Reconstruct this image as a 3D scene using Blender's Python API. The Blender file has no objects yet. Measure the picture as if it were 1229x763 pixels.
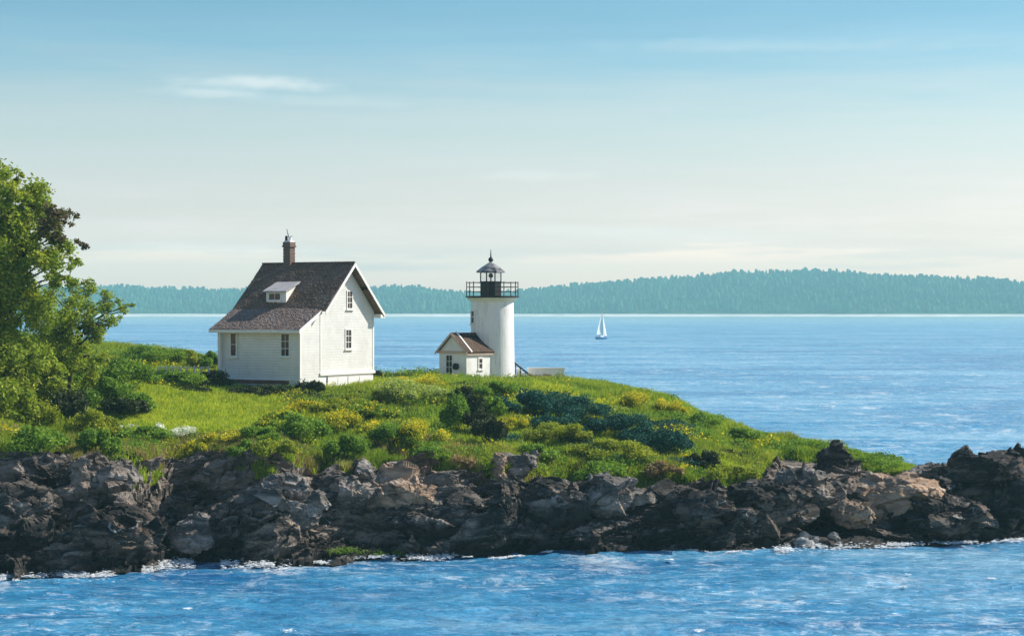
import bpy, math, random
import numpy as np
R = math.radians
rng = np.random.default_rng(7)
random.seed(7)
SC = bpy.context.scene
COL = SC.collection

# ------------------------------------------------------------------ camera
F = 2293.0          # focal length in pixels of the 1229 px wide photograph
CH = 12.6           # eye height above the water
HY = 372.0          # row of the horizon
cam = bpy.data.cameras.new('camera'); camo = bpy.data.objects.new('camera', cam)
COL.objects.link(camo); SC.camera = camo
cam.sensor_width = 36; cam.lens = 36 * F / 1229
cam.clip_start = 1; cam.clip_end = 30000
camo.location = (0, 0, CH)
camo.rotation_euler = (R(90) - math.atan((381.5 - HY) / F), 0, 0)

# ------------------------------------------------------------------ sun and sky
SUN_EL, SUN_AZ = R(39), R(109)       # azimuth counted from the direction towards the camera to the right
sdir = np.array([math.sin(SUN_AZ) * math.cos(SUN_EL), -math.cos(SUN_AZ) * math.cos(SUN_EL), math.sin(SUN_EL)])
sl = bpy.data.lights.new('sun', 'SUN'); sl.energy = 5.0; sl.angle = R(0.5); sl.color = (1, .94, .84)
so = bpy.data.objects.new('sun', sl); COL.objects.link(so)
from mathutils import Vector
so.rotation_euler = Vector(sdir).to_track_quat('Z', 'Y').to_euler()
so.location = (60, 140, 60)
W = bpy.data.worlds.new('World'); SC.world = W; W.use_nodes = True
nt = W.node_tree; nt.nodes.clear()
def wn(t, **k):
    n = nt.nodes.new(t)
    for a, b in k.items(): setattr(n, a, b)
    return n
def wl(a, b): nt.links.new(a, b)
wout = wn('ShaderNodeOutputWorld'); bg = wn('ShaderNodeBackground'); wl(bg.outputs[0], wout.inputs[0])
sky = wn('ShaderNodeTexSky'); sky.sky_type = 'NISHITA'; sky.sun_disc = False
sky.sun_elevation = SUN_EL
sky.sun_rotation = math.atan2(sdir[0], sdir[1])
sky.air_density = 1.0; sky.dust_density = 0.6; sky.ozone_density = 2.0
bg.inputs[1].default_value = 0.15
tc = wn('ShaderNodeTexCoord'); sep = wn('ShaderNodeSeparateXYZ'); wl(tc.outputs['Generated'], sep.inputs[0])
mr = wn('ShaderNodeMapRange'); mr.inputs[1].default_value = 0; mr.inputs[2].default_value = .4
wl(sep.outputs[2], mr.inputs[0])
# soft streaks that break the even gradient
mpn = wn('ShaderNodeMapping'); mpn.inputs['Scale'].default_value = (5, 5, 60); wl(tc.outputs['Generated'], mpn.inputs[0])
sn = wn('ShaderNodeTexNoise'); sn.inputs['Scale'].default_value = 1.4; sn.inputs['Detail'].default_value = 5; sn.inputs['Roughness'].default_value = .6
wl(mpn.outputs[0], sn.inputs['Vector'])
ma = wn('ShaderNodeMath', operation='MULTIPLY_ADD'); wl(sn.outputs[0], ma.inputs[0]); ma.inputs[1].default_value = .11; ma.inputs[2].default_value = -.055
ma2 = wn('ShaderNodeMath', operation='ADD'); wl(ma.outputs[0], ma2.inputs[0]); wl(mr.outputs[0], ma2.inputs[1])
cr = wn('ShaderNodeValToRGB'); wl(ma2.outputs[0], cr.inputs[0])
SKY_RAMP = [(0.0, (1.0, 1.0, 1.0)), (1.0, (1, 1, 1))]
SKY_RAMP = [(0.0000, (1.525, 1.070, 1.003)), (0.0589, (1.525, 1.070, 1.003)), (0.0785, (1.137, 0.857, 0.874)), (0.1221, (0.985, 0.745, 0.737)), (0.1657, (0.889, 0.697, 0.655)), (0.2420, (0.783, 0.683, 0.611)), (0.2857, (0.678, 0.656, 0.602)), (0.3402, (0.476, 0.593, 0.594)), (0.4001, (0.389, 0.539, 0.556)), (0.6000, (0.260, 0.475, 0.630)), (1.0000, (0.420, 0.554, 0.650))]
el = cr.color_ramp.elements
while len(el) > 1: el.remove(el[-1])
el[0].position = 0; el[0].color = (*SKY_RAMP[0][1], 1)
for p_, c_ in SKY_RAMP[1:]:
    e = el.new(p_); e.color = (*c_, 1)
mul = wn('ShaderNodeMix', data_type='RGBA', blend_type='MULTIPLY'); mul.inputs[0].default_value = 1
mul.clamp_result = False
wl(sky.outputs[0], mul.inputs[6]); wl(cr.outputs[0], mul.inputs[7])
SKYC = mul.outputs[2]
# thin white clouds, each by its azimuth and elevation in the sky
def cloud(base, px, py, wpx, hpx, amt, col=(5.6, 5.5, 5.2)):
    ax, az_ = (px - 614.5) / F, (HY - py) / F
    q = wn('ShaderNodeMapping', vector_type='TEXTURE')
    q.inputs['Location'].default_value = (ax, 0, az_); q.inputs['Scale'].default_value = (wpx / F, 1e3, hpx / F)
    q.inputs['Rotation'].default_value = (0, R(1.2), 0)
    nz = wn('ShaderNodeTexNoise'); nz.inputs['Scale'].default_value = 1.0; nz.inputs['Detail'].default_value = 6
    mp = wn('ShaderNodeMapping'); mp.inputs['Scale'].default_value = (55, 8, 190); mp.inputs['Location'].default_value = (px, 0, 0)
    wl(tc.outputs['Generated'], mp.inputs[0]); wl(mp.outputs[0], nz.inputs[0]); wl(tc.outputs['Generated'], q.inputs[0])
    ln = wn('ShaderNodeVectorMath', operation='LENGTH'); wl(q.outputs[0], ln.inputs[0])
    a = wn('ShaderNodeMath', operation='MULTIPLY_ADD'); wl(nz.outputs[0], a.inputs[0]); a.inputs[1].default_value = -1.3; wl(ln.outputs['Value'], a.inputs[2])
    m = wn('ShaderNodeMapRange', interpolation_type='SMOOTHSTEP'); wl(a.outputs[0], m.inputs[0])
    m.inputs[1].default_value = .45; m.inputs[2].default_value = -.55; m.inputs[3].default_value = 0; m.inputs[4].default_value = amt
    mx = wn('ShaderNodeMix', data_type='RGBA'); wl(m.outputs[0], mx.inputs[0]); wl(base, mx.inputs[6]); mx.inputs[7].default_value = (*col, 1)
    return mx.outputs[2]
SKYC = cloud(SKYC, 318, 104, 105, 11, .42)
SKYC = cloud(SKYC, 255, 116, 85, 9, .30)
SKYC = cloud(SKYC, 400, 125, 150, 9, .12)
SKYC = cloud(SKYC, 900, 60, 260, 10, .10)
SKYC = cloud(SKYC, 760, 280, 300, 12, .25)
SKYC = cloud(SKYC, 250, 300, 260, 10, .25)
SKYC = cloud(SKYC, 640, 211, 95, 10, .22)
wl(SKYC, bg.inputs[0])
SC.view_settings.view_transform = 'Standard'; SC.view_settings.look = 'None'
SC.view_settings.gamma = 1; SC.view_settings.exposure = 0.5
SC.cycles.max_bounces = 6; SC.cycles.volume_bounces = 0
SC.cycles.use_denoising = True
SC.cycles.caustics_reflective = False; SC.cycles.caustics_refractive = False

# ------------------------------------------------------------------ helpers
def P(px, py, D):
    """real point seen at a photo pixel when it stands D metres away"""
    return np.array([(px - 614.5) / F * D, D, CH - (py - HY) / F * D])
def h3(ix, iy, iz, seed):
    n = (ix.astype(np.int64) * 374761393 + iy.astype(np.int64) * 668265263 + iz.astype(np.int64) * 2147483647 + seed * 974634777) & 0xffffffff
    n = ((n ^ (n >> 13)) * 1274126177) & 0xffffffff
    n = ((n ^ (n >> 16)) * 2246822519) & 0xffffffff
    n = n ^ (n >> 15)
    return (n & 0xffffff) / float(0x1000000)
def vnoise(p, s, seed=0):
    q = np.asarray(p) / s; f = np.floor(q); t = q - f; t = t * t * (3 - 2 * t)
    i = f.astype(np.int64); r = 0
    for a in (0, 1):
        wa = t[:, 0] if a else 1 - t[:, 0]
        for b in (0, 1):
            wb = t[:, 1] if b else 1 - t[:, 1]
            for c in (0, 1):
                wc = t[:, 2] if c else 1 - t[:, 2]
                r = r + wa * wb * wc * h3(i[:, 0] + a, i[:, 1] + b, i[:, 2] + c, seed)
    return r * 2 - 1
def fbm(p, s, o=4, seed=0):
    r = 0; a = 1; t = 0
    for k in range(o):
        r = r + a * vnoise(p, s / 2 ** k, seed + k); t += a; a *= .5
    return r / t
def facets(p, s, seed, tilt=1.0):
    """broken rock: every cell is a block with a height and a tilted face of its own"""
    q = np.asarray(p) / np.asarray(s, float); f = np.floor(q).astype(np.int64)
    best = np.full(len(q), 1e9); val = np.zeros(len(q))
    for a in (-1, 0, 1):
        for b in (-1, 0, 1):
            for c in (-1, 0, 1):
                i, j, k = f[:, 0] + a, f[:, 1] + b, f[:, 2] + c
                fx, fy, fz = i + h3(i, j, k, seed), j + h3(i, j, k, seed + 1), k + h3(i, j, k, seed + 2)
                dx, dy, dz = q[:, 0] - fx, q[:, 1] - fy, q[:, 2] - fz
                d = dx * dx + dy * dy + dz * dz
                m = d < best
                v = h3(i, j, k, seed + 3) * 2 - 1 + tilt * (dx * (h3(i, j, k, seed + 4) * 2 - 1) + dy * (h3(i, j, k, seed + 5) * 2 - 1) + dz * (h3(i, j, k, seed + 6) * 2 - 1))
                best = np.where(m, d, best); val = np.where(m, v, val)
    return val
def mesh_np(name, V, Fc, mat, parent=None, smooth=False, mats=None, midx=None):
    V = np.ascontiguousarray(V, dtype=np.float32); Fc = np.ascontiguousarray(Fc, dtype=np.int32)
    me = bpy.data.meshes.new(name); k = Fc.shape[1]
    me.vertices.add(len(V)); me.vertices.foreach_set('co', V.ravel())
    me.loops.add(Fc.size); me.loops.foreach_set('vertex_index', Fc.ravel())
    me.polygons.add(len(Fc)); me.polygons.foreach_set('loop_start', np.arange(0, Fc.size, k, dtype=np.int32))
    for m in (mats or [mat]): me.materials.append(m)
    if midx is not None: me.polygons.foreach_set('material_index', np.ascontiguousarray(midx, dtype=np.int32))
    me.update(calc_edges=True)
    me.polygons.foreach_set('use_smooth', np.full(len(Fc), smooth))
    o = bpy.data.objects.new(name, me); COL.objects.link(o)
    if parent: o.parent = parent
    return o
def grid_faces(nr, nc):
    a = np.arange(nr - 1)[:, None] * nc + np.arange(nc - 1)[None, :]
    return np.stack([a, a + 1, a + nc + 1, a + nc], -1).reshape(-1, 4)
class M:
    def __init__(s): s.v = []; s.f = []
    def add(s, vs, fs):
        n = len(s.v); s.v += [tuple(map(float, v)) for v in vs]; s.f += [tuple(i + n for i in f) for f in fs]; return s
    def box(s, a, b):
        x0, y0, z0 = a; x1, y1, z1 = b
        return s.add([(x0, y0, z0), (x1, y0, z0), (x1, y1, z0), (x0, y1, z0), (x0, y0, z1), (x1, y0, z1), (x1, y1, z1), (x0, y1, z1)],
                     [(0, 3, 2, 1), (4, 5, 6, 7), (0, 1, 5, 4), (1, 2, 6, 5), (2, 3, 7, 6), (3, 0, 4, 7)])
    def prism(s, poly, x0, x1):          # polygon in (y,z) pushed along x
        n = len(poly)
        vs = [(x0, y, z) for y, z in poly] + [(x1, y, z) for y, z in poly]
        fs = [tuple(range(n - 1, -1, -1)), tuple(range(n, 2 * n))] + [(i, (i + 1) % n, n + (i + 1) % n, n + i) for i in range(n)]
        return s.add(vs, fs)
    def tube(s, p0, p1, r0, r1=None, n=8, caps=True):
        r1 = r0 if r1 is None else r1; p0 = Vector(p0); p1 = Vector(p1); q = (p1 - p0).to_track_quat('Z', 'Y')
        vs = []
        for p, r in ((p0, r0), (p1, r1)):
            for i in range(n):
                a = 2 * math.pi * i / n; vs.append(p + q @ Vector((r * math.cos(a), r * math.sin(a), 0)))
        fs = [(i, (i + 1) % n, n + (i + 1) % n, n + i) for i in range(n)]
        if caps: fs += [tuple(range(n - 1, -1, -1)), tuple(range(n, 2 * n))]
        return s.add(vs, fs)
    def lathe(s, prof, n=32, c=(0, 0), a0=0):
        vs = []; m = len(prof)
        for r, z in prof:
            for i in range(n):
                a = a0 + 2 * math.pi * i / n; vs.append((c[0] + r * math.cos(a), c[1] + r * math.sin(a), z))
        fs = [(k * n + i, k * n + (i + 1) % n, (k + 1) * n + (i + 1) % n, (k + 1) * n + i) for k in range(m - 1) for i in range(n)]
        if prof[0][0] > 1e-4: fs.append(tuple(range(n - 1, -1, -1)))
        if prof[-1][0] > 1e-4: fs.append(tuple(range((m - 1) * n, m * n)))
        return s.add(vs, fs)
    def build(s, name, mat, parent=None, smooth=False):
        me = bpy.data.meshes.new(name); me.from_pydata(s.v, [], s.f); me.materials.append(mat); me.update()
        if smooth:
            me.polygons.foreach_set('use_smooth', [True] * len(me.polygons))
        o = bpy.data.objects.new(name, me); COL.objects.link(o)
        if parent: o.parent = parent
        return o
def empty(name, loc=(0, 0, 0), rz=0):
    o = bpy.data.objects.new(name, None); COL.objects.link(o); o.location = loc; o.rotation_euler = (0, 0, rz)
    o.empty_display_size = .2
    return o
def tag(o, label=None, cat=None, group=None, kind=None):
    for k, v in (('label', label), ('category', cat), ('group', group), ('kind', kind)):
        if v: o[k] = v
    return o
def copy_tree(o, parent=None):
    c = o.copy(); COL.objects.link(c)
    if parent: c.parent = parent
    for ch in [x for x in bpy.data.objects if x.parent == o]: copy_tree(ch, c)
    return c

# ------------------------------------------------------------------ materials
class NB:
    def __init__(s, name, rough=.8, spec=.3):
        s.m = bpy.data.materials.new(name); s.m.use_nodes = True; s.t = s.m.node_tree; s.t.nodes.clear()
        s.out = s.n('ShaderNodeOutputMaterial'); s.b = s.n('ShaderNodeBsdfPrincipled')
        s.b.inputs['Roughness'].default_value = rough; s.b.inputs['Specular IOR Level'].default_value = spec
        s.l(s.b.outputs[0], s.out.inputs[0]); s.tc = s.n('ShaderNodeTexCoord'); s.P = s.tc.outputs['Object']
    def n(s, t, **k):
        n = s.t.nodes.new(t)
        for a, b in k.items(): setattr(n, a, b)
        return n
    def l(s, a, b): s.t.links.new(a, b)
    def scaled(s, sc, rot=(0, 0, 0), v=None):
        m = s.n('ShaderNodeMapping'); m.inputs['Scale'].default_value = sc; m.inputs['Rotation'].default_value = rot
        s.l(v or s.P, m.inputs[0]); return m.outputs[0]
    def noise(s, scale, detail=4, rough=.55, vec=None, dist=0):
        n = s.n('ShaderNodeTexNoise'); n.inputs['Scale'].default_value = scale; n.inputs['Detail'].default_value = detail
        n.inputs['Roughness'].default_value = rough; n.inputs['Distortion'].default_value = dist
        s.l(vec or s.P, n.inputs['Vector']); return n.outputs[0]
    def ramp(s, v, stops, interp='LINEAR'):
        r = s.n('ShaderNodeValToRGB'); e = r.color_ramp.elements; r.color_ramp.interpolation = interp
        while len(e) > 1: e.remove(e[-1])
        def c4(c): return (c, c, c, 1) if isinstance(c, (int, float)) else (*c, 1)
        e[0].position = stops[0][0]; e[0].color = c4(stops[0][1])
        for p, c in stops[1:]:
            x = e.new(p); x.color = c4(c)
        s.l(v, r.inputs[0]); return r.outputs[0]
    def mix(s, f, a, b, mode='MIX'):
        m = s.n('ShaderNodeMix', data_type='RGBA', blend_type=mode)
        for i, x in ((0, f), (6, a), (7, b)):
            if isinstance(x, (int, float)): m.inputs[i].default_value = x
            elif isinstance(x, tuple): m.inputs[i].default_value = (*x, 1)
            else: s.l(x, m.inputs[i])
        return m.outputs[2]
    def math(s, op, a, b=0.0):
        m = s.n('ShaderNodeMath', operation=op)
        for i, x in ((0, a), (1, b)):
            if isinstance(x, (int, float)): m.inputs[i].default_value = x
            else: s.l(x, m.inputs[i])
        return m.outputs[0]
    def bump(s, h, strength=.5, dist=.05, prev=None):
        b = s.n('ShaderNodeBump'); b.inputs['Strength'].default_value = strength; b.inputs['Distance'].default_value = dist
        s.l(h, b.inputs['Height'])
        if prev is not None: s.l(prev, b.inputs['Normal'])
        return b.outputs[0]
    def col(s, c):
        if isinstance(c, tuple): s.b.inputs['Base Color'].default_value = (*c, 1)
        else: s.l(c, s.b.inputs['Base Color'])
        return s
    def nrm(s, v): s.l(v, s.b.inputs['Normal']); return s
def paint(name, c, rough=.6, var=.12, dirt=None, boards=0):
    n = NB(name, rough)
    d = tuple(x * (1 - var) for x in c)
    k = n.mix(n.ramp(n.noise(1.3, 6, .7), [(.35, 0.), (.65, 1.)]), c, d)
    if dirt:
        st = n.noise(1, 6, .7, n.scaled((1.2, 1.2, .8)))
        k = n.mix(n.ramp(st, [(.5, 0.), (.72, .6)]), k, dirt)
    if boards:
        w = n.n('ShaderNodeTexWave', wave_type='BANDS', bands_direction='Z', wave_profile='SAW')
        w.inputs['Scale'].default_value = boards; w.inputs['Distortion'].default_value = .05; n.l(n.P, w.inputs[0])
        n.nrm(n.bump(w.outputs[1], .9, .03))
        k = n.mix(n.ramp(w.outputs[1], [(0, .6), (.16, 0.)]), k, tuple(x * .55 for x in c))   # dark joints between the boards
    else:
        n.nrm(n.bump(n.noise(9, 5), .25, .02))
    n.col(k); return n.m
def leafmat(name, cols, rough=.7, trans=.35, scale=.6, tipcol=None):
    n = NB(name, rough, .2)
    g = n.n('ShaderNodeNewGeometry')
    a = n.ramp(g.outputs['Random Per Island'], [(i / (len(cols) - 1), c) for i, c in enumerate(cols)])
    b = n.ramp(n.noise(scale, 3, .6), [(.3, cols[0]), (.5, cols[len(cols) // 2]), (.7, cols[-1])])
    k = n.mix(.5, a, b); n.col(k)
    t = n.n('ShaderNodeBsdfTranslucent'); n.l(n.mix(1.0, k, (1.25, 1.3, .7), 'MULTIPLY'), t.inputs[0])
    mx = n.n('ShaderNodeMixShader'); mx.inputs[0].default_value = trans
    n.l(n.b.outputs[0], mx.inputs[1]); n.l(t.outputs[0], mx.inputs[2]); n.l(mx.outputs[0], n.out.inputs[0])
    return n.m
def rockmat(name, darkc, midc, lightc, tan, wet=True, lightness=.5):
    n = NB(name, .85, .25)
    warp = n.n('ShaderNodeTexNoise'); warp.inputs['Scale'].default_value = .5; warp.inputs['Detail'].default_value = 4; n.l(n.P, warp.inputs['Vector'])
    wv = n.mix(.12, n.P, warp.outputs[1], 'LINEAR_LIGHT')
    st = n.scaled((.40, 1, 1.9), (0, R(24), 0), wv)
    a = n.noise(.9, 8, .68, st, .6)
    k = n.ramp(a, [(.3, darkc), (.50, midc), (.61, lightc), (.8, lightc)])
    cells = n.n('ShaderNodeTexVoronoi'); cells.inputs['Scale'].default_value = .55; n.l(st, cells.inputs['Vector'])
    sc_ = n.n('ShaderNodeSeparateColor'); n.l(cells.outputs['Color'], sc_.inputs[0])
    k = n.mix(n.ramp(sc_.outputs[0], [(.55, 0.), (.85, .75)]), k, darkc)
    patch = n.math('MULTIPLY', n.ramp(n.noise(.22, 5, .6, wv), [(.47, 0.), (.58, 1.)]), n.ramp(n.noise(1.7, 7, .7, st), [(.42, 0.), (.6, 1.)]))
    k = n.mix(n.math('MULTIPLY', patch, .85), k, tan)
    # pale quartz seams and cracks
    vein = n.math('ABSOLUTE', n.math('SUBTRACT', n.noise(.55, 4, .6, n.scaled((.5, 1, 1.6), (0, R(35), 0), wv), .8), .5))
    seam = n.math('MULTIPLY', n.ramp(vein, [(0, .9), (.012, 0.)]), n.ramp(n.noise(.6, 3), [(.5, 0.), (.6, 1.)]))
    k = n.mix(seam, k, (.5, .47, .42))
    vd2 = n.n('ShaderNodeTexVoronoi', feature='DISTANCE_TO_EDGE'); vd2.inputs['Scale'].default_value = 1.9; n.l(st, vd2.inputs['Vector'])
    k = n.mix(n.math('MULTIPLY', n.ramp(vd2.outputs[0], [(0, .55), (.03, 0.)]), n.ramp(n.noise(.8, 3), [(.45, 0.), (.6, 1.)])), k, (.012, .011, .011))
    if wet:   # dry lichen-grey top of the ledge, and below it the tide
        sp9 = n.n('ShaderNodeSeparateXYZ'); n.l(n.P, sp9.inputs[0])
        hz9 = n.math('ADD', sp9.outputs[2], n.math('MULTIPLY', n.noise(.5, 6, .7, st), 5.0))
        k = n.mix(n.math('MULTIPLY', n.ramp(n.math('MULTIPLY', hz9, .1), [(.50, 0.), (.62, .75)]), n.ramp(n.noise(2.6, 7, .7, st), [(.4, .2), (.6, 1.)])), k, tan)
    if wet:   # the tide keeps the foot of the cliff dark with weed
        sp = n.n('ShaderNodeSeparateXYZ'); n.l(n.P, sp.inputs[0])
        hz = n.math('ADD', sp.outputs[2], n.math('MULTIPLY', n.noise(.35, 4), -3.2))
        k = n.mix(n.ramp(n.math('ADD', hz, 1.6), [(.15, .9), (.95, 0.)]), k, (.014, .013, .012))
    n.col(k)
    h = n.noise(2.2, 9, .72, st, .3)
    n.nrm(n.bump(vd2.outputs[0], .2, .08, n.bump(h, .9, .25)))
    return n.m

mt = {}
mt['white_siding'] = paint('white clapboard', (.87, .85, .81), boards=1.7, dirt=(.68, .64, .58))
mt['white_trim'] = paint('white trim', (.84, .82, .76))
mt['gray_trim'] = paint('weathered trim', (.42, .40, .37))
mt['whitewash'] = paint('whitewashed masonry', (.86, .84, .80), .75, dirt=(.56, .52, .46))
mt['black_iron'] = paint('black painted iron', (.016, .015, .015), .45)
mt['glass_dark'] = paint('dark window glass', (.02, .018, .02), .12)
mt['brick'] = paint('brick', (.22, .10, .07), .9, .5)
mt['foundation'] = paint('stone footing', (.42, .36, .31), .9, .4, (.2, .09, .05))
mt['pinktrim'] = paint('faded buff trim', (.62, .44, .34), .7)
mt['glass'] = None
g = NB('lantern glass', .03); gm = g.n('ShaderNodeMixShader'); tr = g.n('ShaderNodeBsdfTransparent'); gm.inputs[0].default_value = .12
g.l(tr.outputs[0], gm.inputs[1]); g.l(g.b.outputs[0], gm.inputs[2]); g.l(gm.outputs[0], g.out.inputs[0]); g.col((.6, .65, .65)); mt['glass'] = g.m
def shingle(name, c1, c2, c3):
    n = NB(name, .9, .15)
    br = n.n('ShaderNodeTexBrick'); br.inputs['Scale'].default_value = 1; br.inputs['Brick Width'].default_value = .34; br.inputs['Row Height'].default_value = .2
    br.inputs['Mortar Size'].default_value = .012; br.inputs['Color1'].default_value = (*c1, 1); br.inputs['Color2'].default_value = (*c2, 1); br.inputs['Mortar'].default_value = (.01, .008, .008, 1)
    mp = n.n('ShaderNodeMapping'); mp.inputs['Rotation'].default_value = (R(-44), 0, 0); n.l(n.P, mp.inputs[0]); n.l(mp.outputs[0], br.inputs['Vector'])
    k = n.mix(n.ramp(n.noise(.9, 6, .7), [(.45, 0.), (.7, .8)]), br.outputs[0], c3)
    n.col(k); n.nrm(n.bump(n.noise(14, 5), .6, .04, n.bump(br.outputs[1], .6, -.03))); return n.m
mt['shingle'] = shingle('brown shingles', (.17, .105, .072), (.215, .14, .10), (.27, .20, .155))
mt['shingle_pale'] = shingle('sun bleached shingles', (.20, .145, .12), (.25, .18, .15), (.30, .23, .20))
mt['shed_shingle'] = shingle('dark brown shed shingles', (.075, .048, .034), (.105, .068, .048), (.14, .10, .075))
mt['dormer_roof'] = paint('pale grey roofing', (.45, .43, .43), .8, .3)
mt['rock'] = rockmat('coast rock', (.018, .0155, .014), (.046, .039, .034), (.26, .22, .18), (.36, .285, .225))
mt['rock_dark'] = rockmat('dark basalt', (.012, .0105, .0095), (.032, .027, .024), (.14, .12, .10), (.20, .14, .10), False)
mt['rock_tan'] = rockmat('tan granite', (.10, .07, .05), (.34, .23, .155), (.60, .46, .34), (.60, .38, .22), False)
mt['rock_gray'] = rockmat('grey granite', (.045, .040, .037), (.14, .125, .11), (.40, .36, .32), (.36, .27, .20), False)
mt['rock_pale'] = rockmat('pale granite', (.16, .15, .14), (.38, .36, .33), (.62, .6, .56), (.4, .34, .28), False)
G1 = [(.06, .13, .016), (.16, .28, .026), (.34, .44, .04), (.56, .56, .08)]
mt['leaf_green'] = leafmat('green leaves', [(.022, .06, .012), (.08, .18, .024), (.20, .34, .04), (.36, .46, .06)])
mt['leaf_tree'] = leafmat('tree leaves', [(.025, .055, .011), (.12, .20, .023), (.29, .38, .04), (.54, .52, .07)], scale=.9)
mt['leaf_rust'] = leafmat('rusty leaves', [(.03, .04, .012), (.09, .10, .03), (.16, .09, .07), (.14, .19, .03)], scale=1.2)
mt['leaf_yellowgreen'] = leafmat('yellow green leaves', [(.04, .09, .012), (.15, .22, .02), (.34, .38, .035), (.56, .54, .08)])
mt['leaf_lime'] = leafmat('pale lime leaves', [(.10, .18, .04), (.28, .36, .08), (.50, .56, .16), (.66, .68, .30)])
mt['leaf_teal'] = leafmat('blue green juniper', [(.005, .022, .018), (.012, .06, .052), (.025, .12, .10), (.06, .17, .08)], trans=.15)
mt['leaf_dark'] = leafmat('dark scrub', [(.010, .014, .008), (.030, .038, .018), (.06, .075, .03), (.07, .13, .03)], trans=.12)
mt['petal_yellow'] = leafmat('yellow blossom', [(.72, .52, .01), (.86, .68, .02), (.88, .76, .06)], trans=.25)
mt['petal_white'] = leafmat('white blossom', [(.75, .75, .72), (.85, .85, .83), (.8, .8, .8)], trans=.3)
mt['dry_grass'] = leafmat('dry grass', [(.20, .15, .06), (.38, .25, .14), (.46, .38, .16)], trans=.3)
mt['grass'] = leafmat('meadow grass', G1, scale=.16)
mt['bark'] = paint('bark', (.06, .045, .035), .95, .5)
mt['dead_stem'] = paint('brown stem', (.05, .035, .025), .95, .5)

# ------------------------------------------------------------------ terrain profile
def tab(px, pts): 
    a = np.array(pts, float); return np.interp(px, a[:, 0], a[:, 1])
YW = [(-300, 705), (0, 690), (90, 688), (150, 688), (210, 673), (260, 674), (330, 678), (430, 668), (520, 666), (600, 668), (680, 661), (800, 660), (900, 660), (960, 655), (1080, 652), (1150, 650), (1229, 646), (1500, 630)]
YT = [(-300, 505), (0, 525), (60, 540), (130, 550), (200, 536), (280, 534), (340, 540), (380, 555), (420, 556), (460, 544), (520, 540), (560, 552), (600, 556), (650, 566), (720, 570), (800, 568), (850, 576), (905, 578), (930, 548), (960, 549), (1000, 554), (1060, 565), (1100, 572), (1150, 574), (1229, 578), (1500, 600)]
DK = [(-300, 6), (0, 6.5), (150, 6.5), (300, 7), (600, 6.5), (850, 6), (900, 6.5), (940, 14), (1100, 11), (1229, 10), (1500, 8)]
YM = [(-300, 455), (0, 460), (150, 466), (220, 470), (300, 475), (450, 476), (540, 473), (600, 476), (680, 488), (740, 507), (800, 519), (850, 531), (905, 548), (950, 540), (1000, 548), (1060, 562), (1100, 569), (1229, 574), (1500, 595)]
DM = [(-300, 122), (300, 125), (600, 125), (740, 120), (850, 118), (905, 118), (950, 121), (1060, 118), (1229, 117.5), (1500, 117)]
YC = [(-300, 400), (0, 406), (150, 418), (200, 423), (260, 436), (330, 448), (440, 456), (480, 454), (540, 454), (600, 456), (680, 459), (740, 466), (800, 479), (850, 504), (900, 520), (950, 532), (1000, 542), (1060, 557), (1100, 564), (1229, 571), (1500, 592)]
DC = [(-300, 165), (150, 160), (440, 150), (600, 152), (740, 140), (850, 132), (905, 126), (950, 125), (1060, 121), (1229, 120), (1500, 119)]
def knots(px):
    px = np.atleast_1d(np.asarray(px, float))
    z_ = lambda y, D: CH - (y - HY) * D / F
    Dw = CH * F / (tab(px, YW) - HY) + .35 * vnoise(np.stack([px, px * 0, px * 0], 1), 31, 5) + .12 * vnoise(np.stack([px, px * 0, px * 0], 1), 14, 6)
    k = tab(px, DK) + .8 * vnoise(np.stack([px, px * 0, px * 0], 1), 60, 9)
    Dt = Dw + k; Dm = tab(px, DM); Dc = tab(px, DC)
    zt, zm, zc = z_(tab(px, YT), Dt), z_(tab(px, YM), Dm), z_(tab(px, YC), Dc)
    b1 = .48 + .16 * vnoise(np.stack([px, px * 0, px * 0], 1), 45, 11); b2 = .86 + .1 * vnoise(np.stack([px, px * 0, px * 0], 1), 37, 12)
    D = np.stack([Dw - 5, Dw, Dw + .3 * k, Dw + .68 * k, Dt, Dm, Dc, Dc + 9, Dc + 30], 1)
    Z = np.stack([Dw * 0 - 2.2, Dw * 0, b1 * zt, b2 * zt, zt, zm, zc, zc - 1.6, Dw * 0 - 2.3], 1)
    return D, Z
def crom(K, t):
    """Catmull-Rom through the knots K (cols, 9) at parameters t (rows,) -> (rows, cols)"""
    n = K.shape[1]; i = np.clip(np.floor(t).astype(int), 0, n - 2); f = (t - i)[:, None]
    g = lambda j: K[:, np.clip(j, 0, n - 1)].T
    p0, p1, p2, p3 = g(i - 1), g(i), g(i + 1), g(i + 2)
    return .5 * ((2 * p1) + (-p0 + p2) * f + (2 * p0 - 5 * p1 + 4 * p2 - p3) * f ** 2 + (-p0 + 3 * p1 - 3 * p2 + p3) * f ** 3)
TT = np.linspace(0, 8, 801)
def column(px):
    D, Z = knots([px]); return crom(D, TT)[:, 0], crom(Z, TT)[:, 0]
def ground_at(px, py, tmin=1.0):
    """point of the land seen at a pixel (nearest along the view)"""
    D, Z = column(px); y = HY + (CH - Z) * F / D
    ok = np.where((TT >= tmin) & (y <= py))[0]
    i = ok[0] if len(ok) else 600
    return np.array([(px - 614.5) / F * D[i], D[i], Z[i]])
def ground_z(x, Dq):
    px = 614.5 + x / Dq * F; D, Z = column(px)
    return float(np.interp(Dq, D[TT >= 1], Z[TT >= 1]))
def sst(a, b, x):
    t = np.clip((x - a) / (b - a), 0, 1); return t * t * (3 - 2 * t)
def surface(px, t):
    D, Z = knots(px); d = crom(D, t); z = crom(Z, t)
    x = (px[None, :] - 614.5) / F * d
    return np.stack([x, d, z], -1)

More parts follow.
